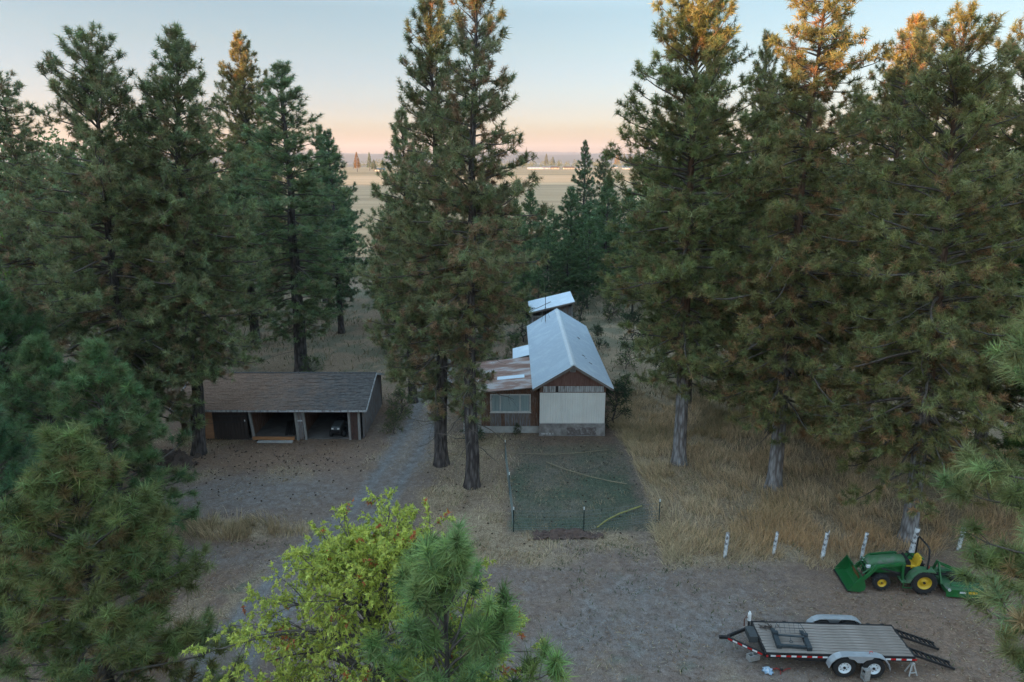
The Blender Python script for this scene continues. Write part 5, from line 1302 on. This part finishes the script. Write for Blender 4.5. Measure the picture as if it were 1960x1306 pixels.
blades('short_dry_grass', 'short straw-coloured dry grass scattered over the yard', x, y, rg.uniform(.06, .28, n), np.full(n, .009), rg.uniform(.3, 1, n), fbm(x * .5, y * .5, 5) * 14 + rg.normal(0, .6, n), grass_cols(rg, x, y, (.42, .31, .19), (.60, .48, .32), (.16, .18, .08), .6, 9, .15), 2)
x, y = pick(rg, 15000, -15.6, -8.6, 25.2, 28.2, lambda x, y: np.exp(-(((x + 12.2) / 3.0) ** 2 + ((y - 26.7 - .15 * np.sin(x * 1.7)) / .75) ** 2) ** 1.5) * sst(.3, .55, fbm(x * 1.1, y * 1.1, 19)))
n = len(x)
blades('tall_grass_clumps', 'tuft of tall bleached grass in the dirt yard left of driveway', x, y, rg.uniform(.3, .75, n), np.full(n, .008), rg.uniform(.15, .8, n), fbm(x * .8, y * .8, 5) * 12 + rg.normal(0, .4, n), grass_cols(rg, x, y, (.48, .36, .22), (.70, .56, .36), (.18, .20, .09), .8, 4, .1), 3)
x, y = pick(rg, 34000, 0, 6.4, 26.5, 36.6, lambda x, y: (.35 + .65 * sst(.35, .6, fbm(x * 1.2, y * 1.2, 90))) * (1 - .6 * sst(31, 36.5, y)))
n = len(x)
blades('garden_grass', 'short dull green growth inside the fenced garden plot', x, y, rg.uniform(.03, .11, n), np.full(n, .008), rg.uniform(.3, 1, n), rg.uniform(0, 6.28, n), grass_cols(rg, x, y, (.055, .085, .06), (.10, .12, .08), (.33, .28, .18), .9, 7, .14), 4)
x, y = pick(rg, 26000, -16, 16, 18, 26, lambda x, y: sst(.5, .64, fbm(x * 2.2, y * 2.2, 43)) * sst(.38, .56, fbm(x * .35, y * .35, 47)) * (.25 + .75 * sst(21, 23.5, y)) * (drive_dist(x, y)[0] > 1.6))
n = len(x)
blades('green_weeds', 'small green weeds sprouting in the gravel', x, y, rg.uniform(.05, .2, n), np.full(n, .015), rg.uniform(.3, 1, n), rg.uniform(0, 6.28, n), grass_cols(rg, x, y, (.075, .105, .05), (.13, .15, .07)), 5)
x, y = pick(rg, 48000, -42, 44, 43, 118, lambda x, y: (.25 + .75 * sst(.4, .6, fbm(x * .3, y * .3, 14))) * (drive_dist(x, y)[0] > 1.6) * ~((x > .8) & (x < 6) & (y < 62)))
n = len(x)
blades('forest_floor_grass', 'rough dry grass on the ground among the background trees', x, y, rg.uniform(.15, .6, n), np.full(n, .026), rg.uniform(.2, .9, n), rg.uniform(0, 6.28, n), grass_cols(rg, x, y, (.20, .14, .09), (.33, .25, .15), (.10, .13, .06), .2, 7, .38), 6)
# pine cones
def cones():
    x, y = pick(rg, 2600, -20, 7, 21, 39, lambda x, y: np.clip(np.exp(-(((x + 14) / 6) ** 2 + ((y - 34) / 3.2) ** 2)) + .20 * (x > -4.5) * (y > 25.5) + .012, 0, 1) * (drive_dist(x, y)[0] > 1.4) * ~((y > 36.3) & (x < -8)) * (y < 37))
    n = len(x); s = rg.uniform(.035, .07, n); z = ground_z(x, y) + s * .5
    base = np.array([(1, 0, 0), (-1, 0, 0), (0, .7, 0), (0, -.7, 0), (0, 0, .7), (0, 0, -.7)]); f = np.array([(0, 2, 4), (2, 1, 4), (1, 3, 4), (3, 0, 4), (2, 0, 5), (1, 2, 5), (3, 1, 5), (0, 3, 5)])
    a = rg.uniform(0, 6.28, n); c, s_ = np.cos(a), np.sin(a)
    B = base[None] * s[:, None, None]; V = np.stack([B[..., 0] * c[:, None] - B[..., 1] * s_[:, None] + x[:, None], B[..., 0] * s_[:, None] + B[..., 1] * c[:, None] + y[:, None], B[..., 2] + z[:, None]], -1)
    tag(link('fallen_pine_cones', np_mesh('cones', V.reshape(-1, 3), (np.arange(n)[:, None, None] * 6 + f[None]).reshape(-1, 3)), pm('cone_brown', (.045, .03, .025), (.08, .05, .035), 8, .9)), 'dark pine cones strewn over the bare ground', 'pine cones', kind='stuff')
    # pale pebbles and chips on the gravel
    x, y = pick(rg, 5200, -14, 19, 17, 25.5, lambda x, y: .25 + .75 * sst(.4, .6, fbm(x * .6, y * .6, 98)))
    n = len(x); s = rg.uniform(.008, .03, n) ; z = ground_z(x, y) + s * .3; a = rg.uniform(0, 6.28, n); c, s_ = np.cos(a), np.sin(a); B = base[None] * s[:, None, None]
    V = np.stack([B[..., 0] * c[:, None] - B[..., 1] * s_[:, None] + x[:, None], B[..., 0] * s_[:, None] + B[..., 1] * c[:, None] + y[:, None], B[..., 2] + z[:, None]], -1)
    tag(link('loose_gravel', np_mesh('gravel', V.reshape(-1, 3), (np.arange(n)[:, None, None] * 6 + f[None]).reshape(-1, 3)), pm('stone_chips', (.34, .33, .32), (.15, .14, .14), 3, .95)), 'loose stone chips on the gravel yard', 'gravel', kind='stuff')
cones()
def litter(name, label, n, x0, x1, y0, y1, dens, cols, seed):
    rng = rs(seed); x, y = pick(rng, n, x0, x1, y0, y1, dens); n = len(x); z = ground_z(x, y) + rng.uniform(.004, .03, n)
    a = rng.uniform(0, 6.28, n); l = rng.uniform(.05, .16, n); w = rng.uniform(.004, .010, n); D = np.stack([np.cos(a), np.sin(a), rng.normal(0, .12, n)], -1); S = np.stack([-np.sin(a), np.cos(a), np.zeros(n)], -1)
    P = np.stack([x, y, z], -1); V = np.stack([P - S * w[:, None], P + S * w[:, None], P + D * l[:, None] + S * w[:, None], P + D * l[:, None] - S * w[:, None]], 1).reshape(-1, 3)
    b = np.arange(n)[:, None] * 4; F = np.concatenate([b + [0, 1, 2], b + [0, 2, 3]]); c = np.array(cols)[rng.randint(0, len(cols), n)] * rng.uniform(.6, 1.3, (n, 1)); TRIS[0] += 2 * n
    tag(link(name, np_mesh(name, V, F, np.repeat(c, 4, 0)), M['blades']), label, 'litter', kind='stuff')
litter('needle_litter', 'brown fallen needles and straw bits over the bare yard', 90000, -20, 20, 17, 37, lambda x, y: (.12 + .88 * sst(.42, .62, fbm(x * .7, y * .7, 83, 5))) * (.25 + .75 * np.clip(weights(x, y)[:, 3] + weights(x, y)[:, 1] + .25, 0, 1)) * (drive_dist(x, y)[0] > 1.0), [(.30, .19, .11), (.22, .13, .08), (.42, .34, .22), (.14, .09, .06)], 91)

# ------------------------------------------------------------------ far houses, far trees, unseen wood to the sunward side
def lowpine(seed, H, Rm, n, bs=.9):
    rng = rs(seed); t = rng.uniform(.12, 1, n) ** .8; r = Rm * (1 - t) ** .75 * rng.uniform(.3, 1, n) + .12; a = rng.uniform(0, 6.28, n)
    P = np.stack([r * np.cos(a), r * np.sin(a), t * H], -1); A = unit(P * np.array([1, 1, 0]) + rng.normal(0, .35, P.shape) + np.array([0, 0, .2]))
    S = bs * (.35 + .65 * (1 - t)) * Rm * .34 * rng.uniform(.7, 1.3, n); U = unit(np.cross(A, rng.normal(size=P.shape)))
    V = np.stack([P - U * (S * .55)[:, None], P + U * (S * .55)[:, None], P + A * (S * 1.25)[:, None]], 1).reshape(-1, 3)
    C = np.repeat(GREEN[None] * rng.uniform(.6, 1.3, (n, 1)), 3, 0); return V, np.arange(3 * n).reshape(-1, 3), C
def low_geo(seed, H, Rm, n):
    V, F, C = lowpine(seed, H, Rm, n); hz = np.array([-.5, H * .3, H * .95]); TV, TF = tubes(np.stack([hz * 0, hz * 0, hz], -1)[None], np.array([[.35, .28, .05]]), 6); TRIS[0] += n
    return dict(trunk=np_mesh('trunk', TV, TF, k=4), crown=np_mesh('crown', V, F, C))
FG = [low_geo(201, 20, 4.2, 900), low_geo(202, 18, 5.2, 900), low_geo(203, 22, 3.6, 900)]
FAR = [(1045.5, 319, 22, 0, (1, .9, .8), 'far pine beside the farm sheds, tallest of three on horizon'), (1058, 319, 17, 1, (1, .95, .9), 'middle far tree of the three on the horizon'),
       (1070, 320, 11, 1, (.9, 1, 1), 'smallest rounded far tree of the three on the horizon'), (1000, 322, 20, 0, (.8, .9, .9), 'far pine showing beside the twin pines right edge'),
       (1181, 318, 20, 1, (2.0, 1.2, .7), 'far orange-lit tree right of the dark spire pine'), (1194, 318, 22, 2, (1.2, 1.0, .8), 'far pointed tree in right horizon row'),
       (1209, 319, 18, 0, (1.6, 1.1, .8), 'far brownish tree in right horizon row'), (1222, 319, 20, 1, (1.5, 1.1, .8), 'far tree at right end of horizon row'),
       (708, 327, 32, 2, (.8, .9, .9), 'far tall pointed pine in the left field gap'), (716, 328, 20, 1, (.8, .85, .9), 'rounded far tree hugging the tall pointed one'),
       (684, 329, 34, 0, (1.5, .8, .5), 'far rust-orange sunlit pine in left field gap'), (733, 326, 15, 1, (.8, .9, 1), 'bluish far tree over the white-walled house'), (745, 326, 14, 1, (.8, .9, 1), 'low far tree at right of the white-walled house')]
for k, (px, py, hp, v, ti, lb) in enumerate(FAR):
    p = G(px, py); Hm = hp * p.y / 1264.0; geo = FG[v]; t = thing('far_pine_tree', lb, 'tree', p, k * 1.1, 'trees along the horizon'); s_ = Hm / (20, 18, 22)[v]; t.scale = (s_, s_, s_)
    link('trunk', geo['trunk'], M['bark_dark'], t); c = link('crown', geo['crown'], M['needles'], t); c.color = (*ti, 1)  # orange-lit crowns get the sunset colour through this tint
M['cream_wall'] = pm('cream_wall', (.68, .60, .48), None, .5, .8); M['white_wall'] = pm('white_wall', (.70, .72, .74), None, .5, .8)
RF = dict(br=pm('brown_roof', (.13, .085, .07), None, .5, .9), gy=pm('grey_roof', (.2, .21, .23), None, .5, .8), bl=pm('blue_roof', (.10, .19, .27), None, .5, .7), wh=pm('pale_roof', (.6, .6, .62), None, .5, .6))
HS = [(1024, 324, 27, 3.0, 'white_wall', 'wh', 'long low pale shed on the horizon beside the twin pines'), (1046, 324, 14, 4.4, 'white_wall', 'gy', 'grey-roofed far house below the three horizon trees'),
      (1063, 324, 14, 4.6, 'cream_wall', 'br', 'cream gabled far house with brown roof'), (1089, 324, 19, 4.4, 'cream_wall', 'br', 'longer cream far house with dark brown roof left of spire pine'),
      (1108, 324, 8, 3.4, 'white_wall', 'gy', 'tiny pale far outbuilding by the dark spire pine'), (1177, 322, 9, 4.2, 'white_wall', 'bl', 'blue-roofed far house right of the spire pine'),
      (1199, 324, 13, 4.2, 'white_wall', 'bl', 'second blue-roofed far house farther right'), (726, 328, 16, 5.0, 'white_wall', 'bl', 'white far house with blue roof in the left field gap')]
for px, py, wp, hp, wm_, rf_, lb in HS:
    p = G(px, py); q = p.y / 1264.0; w = wp * q; h = hp * q * .62; d = 9
    t = thing('far_house', lb, 'house', p, .12 * math.sin(px), 'farm buildings along the horizon')
    MB().box((-w / 2, 0, -.5), (w / 2, d, h)).build('wall', M[wm_], t)
    MB().prism([(-.6, h - .1), (d / 2, h + hp * q * .4), (d + .6, h - .1), (d + .6, h - .35), (-.6, h - .35)], -w / 2 - .5, w / 2 + .5, 'x').build('roof', RF[rf_], t)
    for k in range(max(1, int(w / 5))):
        x = -w / 2 + (k + .5) * w / max(1, int(w / 5)); MB().box((x - .7, -.06, h * .35), (x + .7, -.01, h * .75)).build('window', M['dark_metal'], t)
def wood(name, label, pts, hs, n, seed, tint, rmul=.22, bs=1.0):
    Vs, Fs, Cs = [], [], []; o = 0; rng = rs(seed)
    base = [lowpine(seed + k, 1.0, rmul, n, bs) for k in range(5)]
    for k, ((x, y), h) in enumerate(zip(pts, hs)):
        V, F, C = base[k % 5]; a = rng.uniform(0, 6.28); c, s_ = math.cos(a), math.sin(a)
        Vs.append(np.stack([(V[:, 0] * c - V[:, 1] * s_) * h + x, (V[:, 0] * s_ + V[:, 1] * c) * h + y, V[:, 2] * h], -1)); Fs.append(F + o); Cs.append(C); o += len(V)
    TRIS[0] += sum(len(f) for f in Fs)
    ob = link(name, np_mesh(name, np.concatenate(Vs), np.concatenate(Fs), np.concatenate(Cs)), M['needles']); ob.color = (*tint, 1); return tag(ob, label, 'wood', kind='stuff')
rw = rs(301)
n = 420; xs = rw.uniform(-1300, 1300, n); ys = rw.uniform(1420, 2000, n)
wood('far_wood', 'dark belt of distant trees below the hills', list(zip(xs, ys)), rw.uniform(8, 20, n), 70, 310, (1, .9, .8), .45)
pts = []; 
for x0, x1, y0, y1, n in ((-95, -26, 74, 112, 60), (16, 110, 70, 112, 72)):
    pts += list(zip(rw.uniform(x0, x1, n), rw.uniform(y0, y1, n)))
bh = [rw.uniform(10.5, 15) + 4.0 * min(1, max(0, (abs(p[0]) - 34) / 16)) for p in pts]
wood('background_wood', 'dense pine wood behind the nearer trees at both sides', pts, bh, 900, 340, (.8, .9, .8), .24, .62)
# the unseen tall wood that is placed to the left behind the camera and keeps the yard in evening shade
sdir = np.array([math.sin(SUN_AZ), math.cos(SUN_AZ)]); pdir = np.array([sdir[1], -sdir[0]])
pts = []; hs = []
pdir = np.array([.469, -.883])
for row in range(3):
    for s_ in np.arange(-430, 70, 4.2):
        s2 = s_ + rw.uniform(-1.6, 1.6); D = 95 + row * 9 + rw.uniform(-3, 3)
        p = sdir * D + pdir * s2
        bump_h = 4.5 * math.exp(-((s2 + 42) / 7) ** 2) - 2.2 * math.exp(-((s2 + 22) / 9) ** 2)  # heights of this unseen wood shaped to choose which treetops stay shaded
        pts.append((p[0], p[1])); hs.append(26.2 + bump_h + rw.uniform(-2.5, 1.5))
wood('unseen_sunward_wood', 'tall pine wood outside the frame that shades the yard', pts, hs, 170, 320, (1, 1, 1), .24, 2.6)
# evening haze in the air
hb = MB().box((-11000, -11000, -3), (11000, 11500, 260)).mesh('haze')
hm = bpy.data.materials.new('haze_air'); hm.use_nodes = True; ht = hm.node_tree
ht.nodes.remove(ht.nodes['Principled BSDF'])
pv = ht.nodes.new('ShaderNodeVolumePrincipled'); pv.inputs['Color'].default_value = (.73, .79, .89, 1); pv.inputs['Density'].default_value = HAZE; pv.inputs['Anisotropy'].default_value = .15
ht.links.new(pv.outputs[0], ht.nodes['Material Output'].inputs['Volume'])
tag(link('haze', hb, hm), kind='stuff')
print('TRIS', TRIS[0])
